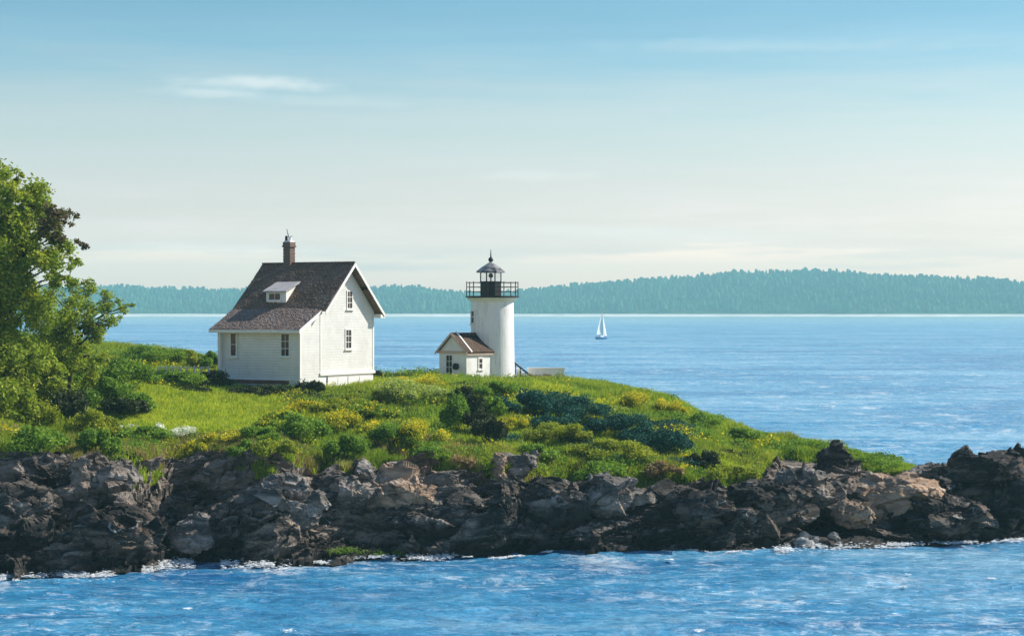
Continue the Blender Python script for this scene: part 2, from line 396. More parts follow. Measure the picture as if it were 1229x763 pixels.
# rocky shore
pxs = np.arange(-240, 1470, 1.25)
t_r = np.concatenate([np.linspace(.2, 1, 12)[:-1], np.linspace(1, 4, 190)[:-1], np.linspace(4, 4.4, 34)])
S = surface(pxs, t_r); p = S.reshape(-1, 3)
tf = np.repeat(t_r, len(pxs)); pf = np.tile(pxs, len(t_r))
cw = np.cos(R(24)); sw = np.sin(R(24))
q = np.stack([p[:, 0] * cw + p[:, 2] * sw, p[:, 1], -p[:, 0] * sw + p[:, 2] * cw], 1)      # strata dip
q = q + .5 * np.stack([fbm(p, 1.7, 3, 21), fbm(p, 1.7, 3, 31), fbm(p, 1.7, 3, 41)], 1)
w = sst(.3, 1.1, tf) * .7 + .3; w = w * (1 - .55 * sst(3.5, 4.1, tf)); w = w * (1 - .6 * sst(4.1, 4.4, tf))
d = .62 * facets(q, (7.0, 3.0, 1.9), 100, 1.3) + .36 * facets(q, (3.0, 1.3, .62), 200, 1.5) + .10 * facets(q, (.65, .5, .34), 300, 1.4) + .035 * facets(q, (.22, .2, .14), 500, 1.4)
rp_ = sst(900, 960, pf)      # the low point on the right is made of broader, smoother slabs
qs = np.stack([p[:, 0] * math.cos(R(16)) - p[:, 2] * math.sin(R(16)), p[:, 1], p[:, 0] * math.sin(R(16)) + p[:, 2] * math.cos(R(16))], 1) + .3 * np.stack([fbm(p, 2, 3, 25)] * 3, 1)
d2 = .55 * facets(qs, (7.5, 4.0, 2.0), 700, 1.4) + .22 * facets(qs, (3.4, 1.8, .75), 720, 1.3) + .07 * facets(qs, (1.1, .7, .35), 740, 1.3) + .03 * facets(qs, (.4, .3, .16), 760, 1.3)
d = d * (1 - rp_) + d2 * rp_
d = d + .35 * fbm(p, 5, 3, 77)
dirv = np.array([.12, -.72, .62]); 
V = p + (d * w)[:, None] * dirv
V[:, 2] -= .5 * sst(3.2, 4.0, tf) * (1 - .45 * sst(905, 935, pf)) + .45 * sst(700, 780, pf) * (1 - sst(905, 935, pf)) * sst(3, 4, tf)
V[:, 0] += .16 * w * (1 - .7 * rp_) * facets(q, (.9, .8, .5), 400, 1.0)
rock = mesh_np('rocky_shore', V, grid_faces(len(t_r), len(pxs)), mt['rock'])
tag(rock, kind='structure')

# grass covered ground
t_g = np.concatenate([np.linspace(3.7, 4.4, 50)[:-1], np.linspace(4.4, 6.2, 100)[:-1], np.linspace(6.2, 8, 30)])
pxg = np.arange(-300, 1500, 2.5)
S = surface(pxg, t_g); p = S.reshape(-1, 3); tf = np.repeat(t_g, len(pxg)); pf = np.tile(pxg, len(t_g))
edge = tf + .10 + .34 * fbm(np.stack([pf / 26., tf * 2.5, pf * 0], 1), 1, 3, 55) - .5 * sst(908, 930, pf)
off = -1.3 + 1.45 * sst(3.78, 4.12, edge) + (.22 * fbm(p, 2.6, 3, 61) + .07 * fbm(p, .6, 3, 62)) * sst(4, 4.4, tf)
off = off - .5 * sst(1090, 1130, pf) - 3. * sst(7, 8, tf) * 0
Vg = p.copy(); Vg[:, 2] += off; Vg[:, 1] -= .55 * sst(3.78, 4.1, edge) * (1 - sst(4.1, 4.5, tf))
n = NB('turf', .95, .1)
turf_c = n.ramp(n.noise(.14, 6, .65), [(.3, (.03, .055, .012)), (.46, (.08, .14, .02)), (.6, (.20, .26, .03)), (.72, (.34, .37, .05))])
n.col(n.mix(n.ramp(n.noise(1.6, 6, .7), [(.4, 0.), (.75, .6)]), turf_c, (.03, .03, .012))); n.nrm(n.bump(n.noise(5, 8, .8), 1, .25))
gr = mesh_np('grassy_ground', Vg, grid_faces(len(t_g), len(pxg)), n.m, smooth=True); tag(gr, kind='structure')
GG = Vg.reshape(len(t_g), len(pxg), 3)
def grass_z(x, Dq):
    px = 614.5 + x / Dq * F; j = int(np.clip(round((px + 300) / 2.5), 0, len(pxg) - 1))
    return float(np.interp(Dq, GG[:, j, 1], GG[:, j, 2]))

# tufts of grass over it
def tufts(name, n_t, mat, tlo, thi, plo, phi, hmin, hmax, blades=5, dens=None, zadd=-.04):
    ti = tlo + (thi - tlo) * rng.uniform(0, 1, n_t * 3) ** 1.45; pi = rng.uniform(plo, phi, n_t * 3)
    tg = np.interp(ti, t_g, np.arange(len(t_g))); a = np.clip(tg.astype(int), 0, len(t_g) - 2); fa = (tg - a)[:, None]
    b = (pi + 300) / 2.5; bi = np.clip(b.astype(int), 0, len(pxg) - 2); fb = (b - bi)[:, None]
    base = (GG[a, bi] * (1 - fb) + GG[a, bi + 1] * fb) * (1 - fa) + (GG[a + 1, bi] * (1 - fb) + GG[a + 1, bi + 1] * fb) * fa
    if dens is not None:
        keep = rng.uniform(0, 1, len(base)) < dens(base, ti, pi); base = base[keep]
    base = base[:n_t]; N = len(base)
    k = blades; B = np.repeat(base, k, 0); M_ = len(B)
    hh = np.repeat(rng.uniform(hmin, hmax, N) * (1 + .5 * vnoise(base, 1.5, 71)), k) * rng.uniform(.6, 1.1, M_)
    an = rng.uniform(0, 2 * np.pi, M_); wd = rng.uniform(.02, .05, M_)
    c = B + np.stack([rng.normal(0, .09, M_), rng.normal(0, .09, M_), np.full(M_, zadd)], 1)
    dx = np.stack([np.cos(an) * wd, np.sin(an) * wd, np.zeros(M_)], 1)
    lean = np.stack([rng.normal(.1, .28, M_), rng.normal(0, .28, M_), np.ones(M_)], 1) * hh[:, None]
    V = np.stack([c - dx, c + dx, c + lean], 1).reshape(-1, 3)
    return mesh_np(name, V, np.arange(len(V)).reshape(-1, 3), mat)
gt = tufts('grass', 100000, mt['grass'], 3.70, 6.25, -220, 1110, .16, .42); tag(gt, 'short and tall meadow grass covering the top of the point', 'grass', kind='stuff')
gy = tufts('wild_grass', 9000, mt['leaf_yellowgreen'], 4.05, 6.0, -200, 1060, .25, .55, dens=lambda b, t, q_: (vnoise(b, 4.5, 91) > .15) * 1.0)
tag(gy, 'taller yellow green weeds scattered through the meadow grass', 'weeds', kind='stuff')

# ------------------------------------------------------------------ water
n = NB('sea water', .12, .5)
n.b.inputs['IOR'].default_value = 1.33
big = n.noise(1, 5, .6, n.scaled((.012, .03, 1)))
mid = n.noise(1, 6, .65, n.scaled((.10, .32, 1)))
c = n.ramp(n.math('ADD', n.math('MULTIPLY', big, .6), n.math('MULTIPLY', mid, .4)), [(.38, (.012, .13, .31)), (.5, (.05, .27, .47)), (.62, (.24, .47, .62))])
fl = n.noise(1, 8, .78, n.scaled((.8, 1.6, 1)), .6)
far_ = n.noise(1, 8, .8, n.scaled((.22, .12, 1)), .4)
fl2 = n.noise(1, 4, .55, n.scaled((.05, .07, 1)))
foam = n.math('MULTIPLY', n.ramp(fl, [(.535, 0.), (.64, 1.)]), n.ramp(fl2, [(.36, 0.2), (.6, 1.)]))
foam = n.math('MAXIMUM', foam, n.math('MULTIPLY', n.ramp(far_, [(.53, 0.), (.62, .9)]), n.ramp(fl2, [(.36, 0.15), (.58, 1.)])))  # whitecaps and sun glints, both painted into the base colour
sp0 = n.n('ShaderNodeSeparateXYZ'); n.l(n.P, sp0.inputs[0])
far_sheen = n.n('ShaderNodeMapRange'); far_sheen.inputs[1].default_value = 1500; far_sheen.inputs[2].default_value = 3300; far_sheen.inputs[4].default_value = .7; n.l(sp0.outputs[1], far_sheen.inputs[0])   # sky sheen near the far shore, painted into the water colour
c = n.mix(far_sheen.outputs[0], c, (.50, .62, .66))
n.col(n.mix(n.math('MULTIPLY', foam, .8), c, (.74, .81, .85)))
w1 = n.noise(1, 3, .5, n.scaled((.28, .55, 1), (0, 0, R(12))), .4)
w2 = n.noise(1, 6, .65, n.scaled((1.1, 2.3, 1), (0, 0, R(-8))), .6)
sp = n.n('ShaderNodeSeparateXYZ'); n.l(n.P, sp.inputs[0])
lee = n.n('ShaderNodeMapRange'); lee.inputs[1].default_value = 900; lee.inputs[2].default_value = 2600; lee.inputs[3].default_value = 1; lee.inputs[4].default_value = .04; n.l(sp.outputs[1], lee.inputs[0])
b1 = n.n('ShaderNodeBump'); b1.inputs['Distance'].default_value = .7; n.l(w1, b1.inputs['Height']); n.l(lee.outputs[0], b1.inputs['Strength'])
b2 = n.n('ShaderNodeBump'); b2.inputs['Distance'].default_value = .25; n.l(w2, b2.inputs['Height']); n.l(lee.outputs[0], b2.inputs['Strength']); n.l(b1.outputs[0], b2.inputs['Normal'])
n.nrm(b2.outputs[0])
rp = n.ramp(fl, [(.4, .14), (.7, .4)]); n.l(rp, n.b.inputs['Roughness'])
yr = np.concatenate([[15, 40, 60], CH * F / (np.arange(800, 420, -1.0) - HY), [700, 900, 1200, 1700, 2400, 3300, 4500.]])
px_ = np.concatenate([[-2600, -1400, -800], np.arange(-300, 1531, 3.), [2000, 2600, 3800]])
YY, PX = np.meshgrid(yr, px_, indexing='ij'); XX = (PX - 614.5) / F * np.where(YY < 60, 75, YY); XX = np.clip(XX, -2650, 2650) + (PX - 614.5) * 1e-4
p = np.stack([XX, YY, YY * 0], -1).reshape(-1, 3)
hh = 0
for k, (wl_, am, dg) in enumerate(((9., .10, 8), (5.2, .075, -14), (3.1, .05, 25), (2.0, .035, -30))):
    a = R(dg); ph = (p[:, 1] * math.cos(a) + p[:, 0] * math.sin(a)) * 2 * np.pi / wl_ + 3.0 * fbm(p, wl_ * 2.2, 2, 900 + k)
    hh = hh + am * (1 - np.abs(np.sin(ph / 2)) ** .8 * 2) * (.6 + .6 * vnoise(p, wl_ * 4, 950 + k))
hh = hh + .05 * fbm(p, 1.1, 3, 990)
p[:, 2] = hh * np.clip((450 - p[:, 1]) / 250, 0, 1) * np.clip((p[:, 1] - 50) / 20, 0, 1) - .03
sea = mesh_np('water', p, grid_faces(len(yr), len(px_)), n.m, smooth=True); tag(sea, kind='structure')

# ------------------------------------------------------------------ far wooded shore
HC = [(-700, 352), (0, 352), (130, 349), (180, 351), (240, 353), (270, 356), (340, 354), (455, 351), (500, 351), (555, 357), (622, 357), (700, 347), (780, 342), (880, 334), (960, 329), (1030, 333), (1080, 338), (1150, 340), (1200, 343), (1229, 346), (1600, 356), (1900, 362)]
hp = np.arange(-650, 1880, 6.); hr = np.linspace(0, 1, 40)
D0 = 3620 + 60 * vnoise(np.stack([hp, hp * 0, hp * 0], 1), 120, 3); D1 = 4150.
zt = CH + (HY - tab(hp, HC)) / F * D1
rows = []
for s in hr:
    Dd = D0 * (1 - s) + D1 * s; zz = zt * (1 - (1 - s) ** 1.7) - 1 * (s == 0) - .0
    rows.append(np.stack([(hp - 614.5) / F * Dd, Dd, zz], 1))
Dd = np.full(len(hp), 4450.); rows.append(np.stack([(hp - 614.5) / F * Dd, Dd, zt * .4], 1))
Vh = np.array(rows); Vh[1:40, :, 2] += 5 * fbm(Vh[1:40].reshape(-1, 3), 160, 3, 8).reshape(39, -1) * np.sin(hr[1:, None] * np.pi)
n = NB('hill floor', 1, .05); n.col(n.ramp(n.noise(.01, 5), [(.35, (.02, .045, .02)), (.65, (.05, .09, .03))]))
hills = mesh_np('hills', Vh.reshape(-1, 3), grid_faces(len(rows), len(hp)), n.m, smooth=True); tag(hills, kind='structure')
# pale strip along the far shore, added to imitate sheen on the water
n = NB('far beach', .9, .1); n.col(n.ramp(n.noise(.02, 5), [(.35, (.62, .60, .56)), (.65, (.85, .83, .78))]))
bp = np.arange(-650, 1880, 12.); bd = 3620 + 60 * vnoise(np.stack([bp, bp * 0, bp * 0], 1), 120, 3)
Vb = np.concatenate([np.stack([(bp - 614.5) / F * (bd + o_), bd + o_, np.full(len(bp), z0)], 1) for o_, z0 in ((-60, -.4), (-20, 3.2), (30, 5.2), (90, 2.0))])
sheen_strip = mesh_np('sheen_strip', Vb, grid_faces(4, len(bp)), n.m); tag(sheen_strip, kind='structure')
# the wood on it: thousands of crowns that read as one mass
def far_forest():
    N = 15000
    s = rng.uniform(0.03, 1, N) ** .8; j = rng.uniform(0, len(hp) - 1.01, N)
    a = np.clip((s * 39), 0, 38.99); ai = a.astype(int); ji = j.astype(int); fa = (a - ai)[:, None]; fj = (j - ji)[:, None]
    b = (Vh[ai, ji] * (1 - fj) + Vh[ai, ji + 1] * fj) * (1 - fa) + (Vh[ai + 1, ji] * (1 - fj) + Vh[ai + 1, ji + 1] * fj) * fa
    hh = rng.uniform(6, 17, N) * (1 + .35 * vnoise(b, 60, 17)); rr = hh * rng.uniform(.22, .42, N)
    rnd = np.where(rng.uniform(0, 1, N) < .6, rng.uniform(.3, .6, N), 0.); prof = [(.55, .0), (1., .28), (.72, .62), (.0, 1.)]
    n_ = 6; vs = []
    for r_, z_ in prof:
        for i in range(n_):
            ang = 2 * np.pi * i / n_ + rng.uniform(-.4, .4, N); jr = rng.uniform(.65, 1.25, N)
            r_ = r_ if z_ < 1 else rnd
            vs.append(b + np.stack([rr * r_ * jr * np.cos(ang), rr * r_ * jr * np.sin(ang), hh * (z_ + (0 if z_ in (0., 1.) else 1) * rng.uniform(-.1, .1, N))], 1))
    V = np.stack(vs, 1).reshape(-1, 3); m = len(prof) * n_
    fs = np.array([(k * n_ + i, k * n_ + (i + 1) % n_, (k + 1) * n_ + (i + 1) % n_, (k + 1) * n_ + i) for k in range(3) for i in range(n_)])
    Fa = (np.arange(N)[:, None, None] * m + fs[None]).reshape(-1, 4)
    mm = leafmat('far wood', [(.005, .04, .025), (.015, .09, .045), (.04, .18, .08), (.12, .24, .08)], scale=.008, trans=.1)
    o = mesh_np('forest', V, Fa, mm); tag(o, 'dense blue green wood covering the hills across the water', 'forest', kind='stuff')
far_forest()

# ------------------------------------------------------------------ haze
hz = M().box((-2700, -30, -3.4), (2700, 4700, 122)); 
hm = bpy.data.materials.new('haze'); hm.use_nodes = True; hn = hm.node_tree; hn.nodes.clear()
ho = hn.nodes.new('ShaderNodeOutputMaterial'); pv = hn.nodes.new('ShaderNodeVolumePrincipled'); hn.links.new(pv.outputs[0], ho.inputs['Volume'])
pv.inputs['Density'].default_value = .00024; pv.inputs['Color'].default_value = (.42, .90, .98, 1); pv.inputs['Anisotropy'].default_value = .0
hzo = hz.build('haze', hm); tag(hzo, kind='stuff')
hzo['label'] = 'pale blue sea haze between the point and the far shore'; hzo['category'] = 'haze'

# ------------------------------------------------------------------ the keeper's house
HO = np.array([-15.0, 134.0, 7.15])
house = empty('keepers_house', HO, R(-30)); house.name = 'white_house'
tag(house, 'white clapboard house with steep brown roof, brick chimney and shed dormer on the grassy point', 'house')
XL, XR = -2.7, 4.2
PK = 8.72; PS = .958
def zr(y): return PK - PS * abs(y)
WS = mt['white_siding']; WT = mt['white_trim']
# main block walls (pentagon) and the lean-to
MM = M(); MM.prism([(-3.2, 1.15), (3.2, 1.15), (3.2, zr(3.2) - .22), (0, PK - .24), (-3.2, zr(3.2) - .22)], XL, XR)
MM.build('wall', WS, house)
LW = M()
LT = lambda y: 5.46 - .52 * (abs(y) - 3.4)      # lean-to roof top
LW.prism([(-5.5, .42), (-3.203, .42), (-3.203, LT(3.2) - .3), (-5.5, LT(5.5) - .2)], -.85, XR)
LW.prism([(-5.2, .42), (-3.203, .42), (-3.203, LT(3.2) - .3), (-5.2, LT(5.2) - .2)], XL, -.853)
LW.box((XL, -5.5, .42), (-.855, -5.203, .62))
LW.build('lean_to_wall', WS, house)
ll = M()
ll.box((XL - .02, -5.52, .3), (XL + .2, -5.32, LT(5.5) - .2)); ll.build('porch_post', WT, house)
ll = M(); ll.box((XL + .17, -5.49, .62), (-.87, -5.43, 1.5)); ll.build('porch_railing_panel', WS, house)
# corner boards
for y in (-3.2, 3.2):
    M().box((XR - .12, y - (.03 if y < 0 else -.0) - (.0 if y < 0 else .12), 1.15), (XR + .03, y + (.12 if y < 0 else .03), zr(3.2) - .3)).build('corner_board', WT, house)
M().box((XR - .14, -5.53, .3), (XR + .032, -5.36, LT(5.5) - .2)).build('corner_board', WT, house)
# basement of the main block: band, cellar front
M().box((XL, -3.18, -.6), (XR - .02, 3.18, 1.147)).build('basement_wall', mt['whitewash'], house)
M().box((XR - .02, -3.3, 1.02), (XR + .1, 3.3, 1.2)).build('water_table', WT, house)
for k, (a, b) in enumerate(((-2.35, -.05), (.05, 2.7))):
    cd = M().box((XR - .03, a, -.3), (XR + .04, b, .9)).build('cellar_door', WT, house)
    fr = M()
    for (y0, y1, z0, z1) in ((a - .05, b + .04, .9, .98), (a - .06, a, -.3, .9), ((a + b) / 2 - .015, (a + b) / 2 + .015, -.3, .85)):
        fr.box((XR - .02, y0, z0), (XR + .055, y1, z1))
    fr.build('door_frame', mt['gray_trim'], cd)
# footing under the lean-to
M().box((XL, -5.46, -.9), (XR - .05, -3.2, .0)).build('underfloor_shade', mt['glass_dark'], house)  # solid dark block standing in for the shade below the footing
M().box((XL - .04, -5.56, .0), (XR - .5, -3.22, .415)).build('stone_footing', mt['foundation'], house)
M().box((XL + .6, -5.54, .48), (XR - .9, -5.45, .74)).build('brick_course', mt['brick'], house)
M().box((XL - .03, -5.57, .745), (XR + .02, -5.502, .82)).build('sill_board', WT, house)
for x in (XL + .1, XR - .55):
    M().box((x, -5.58, -.7), (x + .4, -5.1, -.003)).build('brick_pier', mt['brick'], house)
# roofs
def slab(name, y0, z0, y1, z1, x0, x1, th, mat, parent):
    ny, nz = (z1 - z0), -(y1 - y0); L = math.hypot(ny, nz); ny /= L; nz /= L
    if nz < 0: ny, nz = -ny, -nz
    return M().prism([(y0, z0), (y1, z1), (y1 - ny * th, z1 - nz * th), (y0 - ny * th, z0 - nz * th)], x0, x1).build(name, mat, parent)
def rough_roof(name, y0, z0, y1, z1, x0, x1, th, mat, parent, nx=70, ny=36, amp=.018):
    """roof plane with shingle courses modelled as small steps"""
    d = np.array([y1 - y0, z1 - z0]); L = np.hypot(*d); d = d / L; nn = np.array([-d[1], d[0]])
    if nn[1] < 0: nn = -nn
    us = np.linspace(0, L, ny * 2); xs_ = np.linspace(x0, x1, nx)
    U, X = np.meshgrid(us, xs_, indexing='ij')
    st = ((U / .19) % 1.0); hgt = .02 * st * (1 if True else 0) + amp * rng.uniform(-1, 1, U.shape) + .03 * np.sin(X * .9 + U) 
    Y = y0 + d[0] * U + nn[0] * hgt; Z = z0 + d[1] * U + nn[1] * hgt
    top = np.stack([X, Y, Z], -1).reshape(-1, 3); bot = top.copy(); bot[:, 1] -= nn[0] * th; bot[:, 2] -= nn[1] * th
    f1 = grid_faces(ny * 2, nx); nv = len(top)
    idx = np.arange(nv).reshape(ny * 2, nx)
    sides = []
    for line in (idx[0], idx[-1], idx[:, 0], idx[:, -1]):
        sides.append(np.stack([line[:-1], line[1:], line[1:] + nv, line[:-1] + nv], 1))
    return mesh_np(name, np.concatenate([top, bot]), np.concatenate([f1, f1 + nv] + sides), mat, parent)
OV = .42; OV2 = .62
rf = rough_roof('roof', 0, PK, -3.42, zr(3.42), XL - OV, XR + OV2, .16, mt['shingle'], house)
rough_roof('roof', 0, PK, 3.62, zr(3.62), XL - OV, XR + OV2, .16, mt['shingle'], house)
rough_roof('lean_to_roof', -3.36, LT(3.36) + .06, -5.95, LT(5.95), XL - OV, XR + .28, .13, mt['shingle_pale'], house, ny=20)
M().tube((XL - OV, 0, PK + .02), (XR + OV2, 0, PK + .02), .07, n=6).build('ridge_cap', mt['shingle'], house)
# rakes, fascia
def rake(y0, z0, y1, z1, x, w_=.2, name='rake_board'):
    M().prism([(y0, z0), (y1, z1), (y1, z1 - w_), (y0, z0 - w_)], x, x + .05).build(name, WT, house)
rake(-3.45, zr(3.45) - .02, 0, PK - .02, XR + OV2 + .002, .27)
rake(0, PK - .02, 3.65, zr(3.65) - .02, XR + OV2 + .002, .24)
rake(-5.97, LT(5.97) + .02, -3.42, LT(3.42) + .02, XR + .282, .26)
M().box((XL - OV, -6.0, LT(5.95) - .22), (XR + .33, -5.952, LT(5.95) - .01)).build('fascia_board', WT, house)
M().box((XL - OV, 3.63, zr(3.62) - .26), (XR + OV2, 3.68, zr(3.62) - .04)).build('fascia_board', WT, house)
M().prism([(3.2, zr(3.2) - .5), (3.75, zr(3.65) - .24), (3.75, zr(3.65) - .34), (3.2, zr(3.2) - .75)], XR + .1, XR + OV2).build('eave_return', WT, house)
# windows: origin on the wall, facing -y or +x
def window(parent, cx, cy, cz, w_, h_, axis, panes=(2, 3), name='window', fw=.09):
    def b(m, u0, u1, z0, z1, d0, d1):
        if axis == 'y': m.box((cx + u0, cy - d1, cz + z0), (cx + u1, cy - d0, cz + z1))
        else: m.box((cx + d0, cy + u0, cz + z0), (cx + d1, cy + u1, cz + z1))
    wi = M(); a, c_ = w_ / 2, h_ / 2; b(wi, -a, a, -c_, c_, -.02, .012); wo = wi.build(name, mt['glass_dark'], parent)
    fr = M()
    b(fr, -a - fw, -a, -c_ - fw, c_ + fw, .0, .05); b(fr, a, a + fw, -c_ - fw, c_ + fw, .0, .05)
    b(fr, -a, a, c_, c_ + fw, .0, .05); b(fr, -a, a, -c_ - fw, -c_, .0, .05)
    fr.build('frame', WT, wo)
    mu = M()
    for i in range(1, panes[0]): u = -a + w_ * i / panes[0]; b(mu, u - .015, u + .015, -c_, c_, .013, .03)
    for i in range(1, panes[1]): z = -c_ + h_ * i / panes[1]; b(mu, -a, a, z - .02, z + .02, .013, .031)
    mu.build('muntin', WT, wo)
    sm = M(); b(sm, -a - fw - .08, a + fw + .08, -c_ - fw - .06, -c_ - fw - .003, .0, .13); sm.build('sill', WT, wo)
    return wo
window(house, 3.0, -5.5, 3.12, .62, 1.45, 'y')
window(house, -1.6, -5.2, 3.1, .42, 1.5, 'y', (1, 2), fw=.14)
window(house, XR, .25, 6.15, .55, 1.15, 'x')
window(house, XR, .1, 3.45, .62, 1.25, 'x')
# dormer
dy0, dx0, dx1 = -2.85, -.62, 1.08
dz0 = zr(dy0) - .1; dz1 = dz0 + .85
DR = lambda y: dz1 + .40 * (y - dy0)
yb = -1.25
M().prism([(dy0, dz0 - .2), (dy0, dz1), (yb, DR(yb)), (yb, zr(yb) - .4)], dx0, dx1).build('dormer', WT, house)
dm = M().prism([(dy0 - .22, dz1 - .07), (yb - .1, DR(yb - .1) + .02), (yb - .1, DR(yb - .1) + .1), (dy0 - .22, dz1 + .02)], dx0 - .16, dx1 + .16).build('dormer_roof', mt['dormer_roof'], house)
window(house, (dx0 + dx1) / 2 - .1, dy0, (zr(dy0) + dz1) / 2 + .0, .95, .42, 'y', (2, 1), 'dormer_window', .07)
# chimney
def chimney(parent, x, y, z0, z1, s_):
    c_ = M(); k = z0; i = 0
    while k < z1 - .01:
        e = .012 if i % 2 else 0.0
        if k > z1 - .35: e = .07 if k < z1 - .2 else .03
        c_.box((x - s_ / 2 - e, y - s_ / 2 - e, k), (x + s_ / 2 + e, y + s_ / 2 + e, k + .118)); k += .12; i += 1
    o = c_.build('chimney', mt['brick_chimney'], parent)
    M().box((x - .26, y - .26, k), (x + .26, y + .26, k + .09)).build('cement_cap', mt['whitewash'], o)
    M().lathe([(.13, k + .09), (.11, k + .34), (.12, k + .36)], 12, (x + .08, y)).build('chimney_pot', mt['whitewash'], o)
    M().lathe([(.1, k + .09), (.09, k + .38), (.11, k + .4), (.02, k + .46)], 10, (x - .2, y - .05)).build('vent_pipe', mt['black_iron'], o)
    M().tube((x - .02, y, k + .3), (x - .12, y, k + .62), .03).tube((x - .12, y, k + .6), (x - .2, y, k + .92), .022).tube((x - .02, y, k + .34), (x + .3, y, k + .42), .02).build('aerial', mt['black_iron'], o)
n = NB('chimney brick', .9, .2); br = n.n('ShaderNodeTexBrick'); br.inputs['Scale'].default_value = 4.2
br.inputs['Color1'].default_value = (.075, .042, .034, 1); br.inputs['Color2'].default_value = (.125, .072, .055, 1); br.inputs['Mortar'].default_value = (.30, .26, .22, 1); br.inputs['Mortar Size'].default_value = .03
mp = n.n('ShaderNodeMapping'); mp.inputs['Rotation'].default_value = (R(90), 0, R(45)); n.l(n.P, mp.inputs[0]); n.l(mp.outputs[0], br.inputs['Vector']); n.col(br.outputs[0]); mt['brick_chimney'] = n.m
chimney(house, -.78, 0, 8.3, 10.15, .58)

# ------------------------------------------------------------------ the lighthouse
LZ = 7.25
lh = empty('lighthouse', (-1.5, 146, LZ)); tag(lh, 'short round white lighthouse tower with black lantern room and railed gallery', 'lighthouse')
WW = mt['whitewash']
tm = NB('whitewashed tower', .75); tk = tm.mix(tm.ramp(tm.noise(1, 7, .72, tm.scaled((3.2, 3.2, .45))), [(.50, 0.), (.74, .75)]), (.86, .84, .80), (.50, .45, .38))
tk = tm.mix(tm.ramp(tm.noise(5, 6, .7), [(.62, 0.), (.68, .5)]), tk, (.60, .56, .50)); tm.col(tk)
tw_ = tm.n('ShaderNodeTexWave', wave_type='BANDS', bands_direction='Z', wave_profile='SAW'); tw_.inputs['Scale'].default_value = 1.5; tw_.inputs['Distortion'].default_value = .3; tm.l(tm.P, tw_.inputs[0]); tm.nrm(tm.bump(tm.noise(6, 6, .7), .5, .03, tm.bump(tw_.outputs[1], .35, .02)))
M().lathe([(1.74, -.8), (1.74, .0), (1.70, .25), (1.62, 5.6), (1.62, 5.95), (1.70, 6.05), (1.82, 6.18), (1.95, 6.28)], 48).build('tower', tm.m, lh, smooth=False)
BI = mt['black_iron']
M().lathe([(1.9, 6.285), (2.06, 6.30), (2.06, 6.42), (.2, 6.44)], 48).build('gallery_deck', BI, lh)
rl = M(); RR = 1.98
for i in range(10):
    a = 2 * math.pi * i / 10 + .15; rl.tube((RR * math.cos(a), RR * math.sin(a), 6.42), (RR * math.cos(a), RR * math.sin(a), 7.52), .035)
for h_ in (6.75, 7.1, 7.44):
    for i in range(40):
        a, b = 2 * math.pi * i / 40, 2 * math.pi * (i + 1) / 40
        rl.tube((RR * math.cos(a), RR * math.sin(a), h_), (RR * math.cos(b), RR * math.sin(b), h_), .022, n=5)
rl.build('gallery_railing', BI, lh)
lx = -.12
M().lathe([(.86, 6.44), (.86, 7.45), (.90, 7.46), (.90, 7.54), (.4, 7.55)], 8, (lx, 0), R(22.5)).build('lantern_base', BI, lh)
lp = M()
for i in range(8):
    a = R(22.5) + i * math.pi / 4; lp.tube((lx + .84 * math.cos(a), .84 * math.sin(a), 7.5), (lx + .84 * math.cos(a), .84 * math.sin(a), 8.3), .04, n=6)
for h_ in (8.24,):
    for i in range(8):
        a, b = R(22.5) + i * math.pi / 4, R(22.5) + (i + 1) * math.pi / 4
        lp.tube((lx + .84 * math.cos(a), .84 * math.sin(a), h_), (lx + .84 * math.cos(b), .84 * math.sin(b), h_), .05, n=6)
lp.build('lantern_mullions', BI, lh)
gl = M()
for i in range(8):
    a, b = R(22.5) + i * math.pi / 4, R(22.5) + (i + 1) * math.pi / 4
    gl.add([(lx + .82 * math.cos(a), .82 * math.sin(a), 7.55), (lx + .82 * math.cos(b), .82 * math.sin(b), 7.55), (lx + .82 * math.cos(b), .82 * math.sin(b), 8.2), (lx + .82 * math.cos(a), .82 * math.sin(a), 8.2)], [(0, 1, 2, 3)])
gl.build('lantern_glass', mt['glass'], lh)
M().lathe([(.05, 7.55), (.05, 7.8), (.14, 7.84), (.19, 7.98), (.14, 8.12), (.04, 8.16)], 12, (lx, 0)).build('lamp', BI, lh)
n = NB('weathered lead roof', .4, .5); n.col(n.ramp(n.noise(2, 5), [(.4, (.06, .058, .06)), (.6, (.30, .29, .28))])); mt['lead'] = n.m
M().lathe([(1.12, 8.2), (1.20, 8.22), (1.18, 8.3), (.75, 8.62), (.34, 8.86), (.13, 8.98), (.1, 9.05)], 8, (lx, 0), R(22.5)).build('lantern_roof', mt['lead'], lh)
vb = M(); vb.lathe([(.06, 9.0), (.17, 9.08), (.2, 9.2), (.15, 9.32), (.06, 9.38), (.05, 9.45), (.02, 9.95), (0, 10.0)], 12, (lx, 0)); vb.build('vent_ball', BI, lh)
tw = empty('tower_window'); tw.parent = lh; bpy.data.objects.remove(tw)
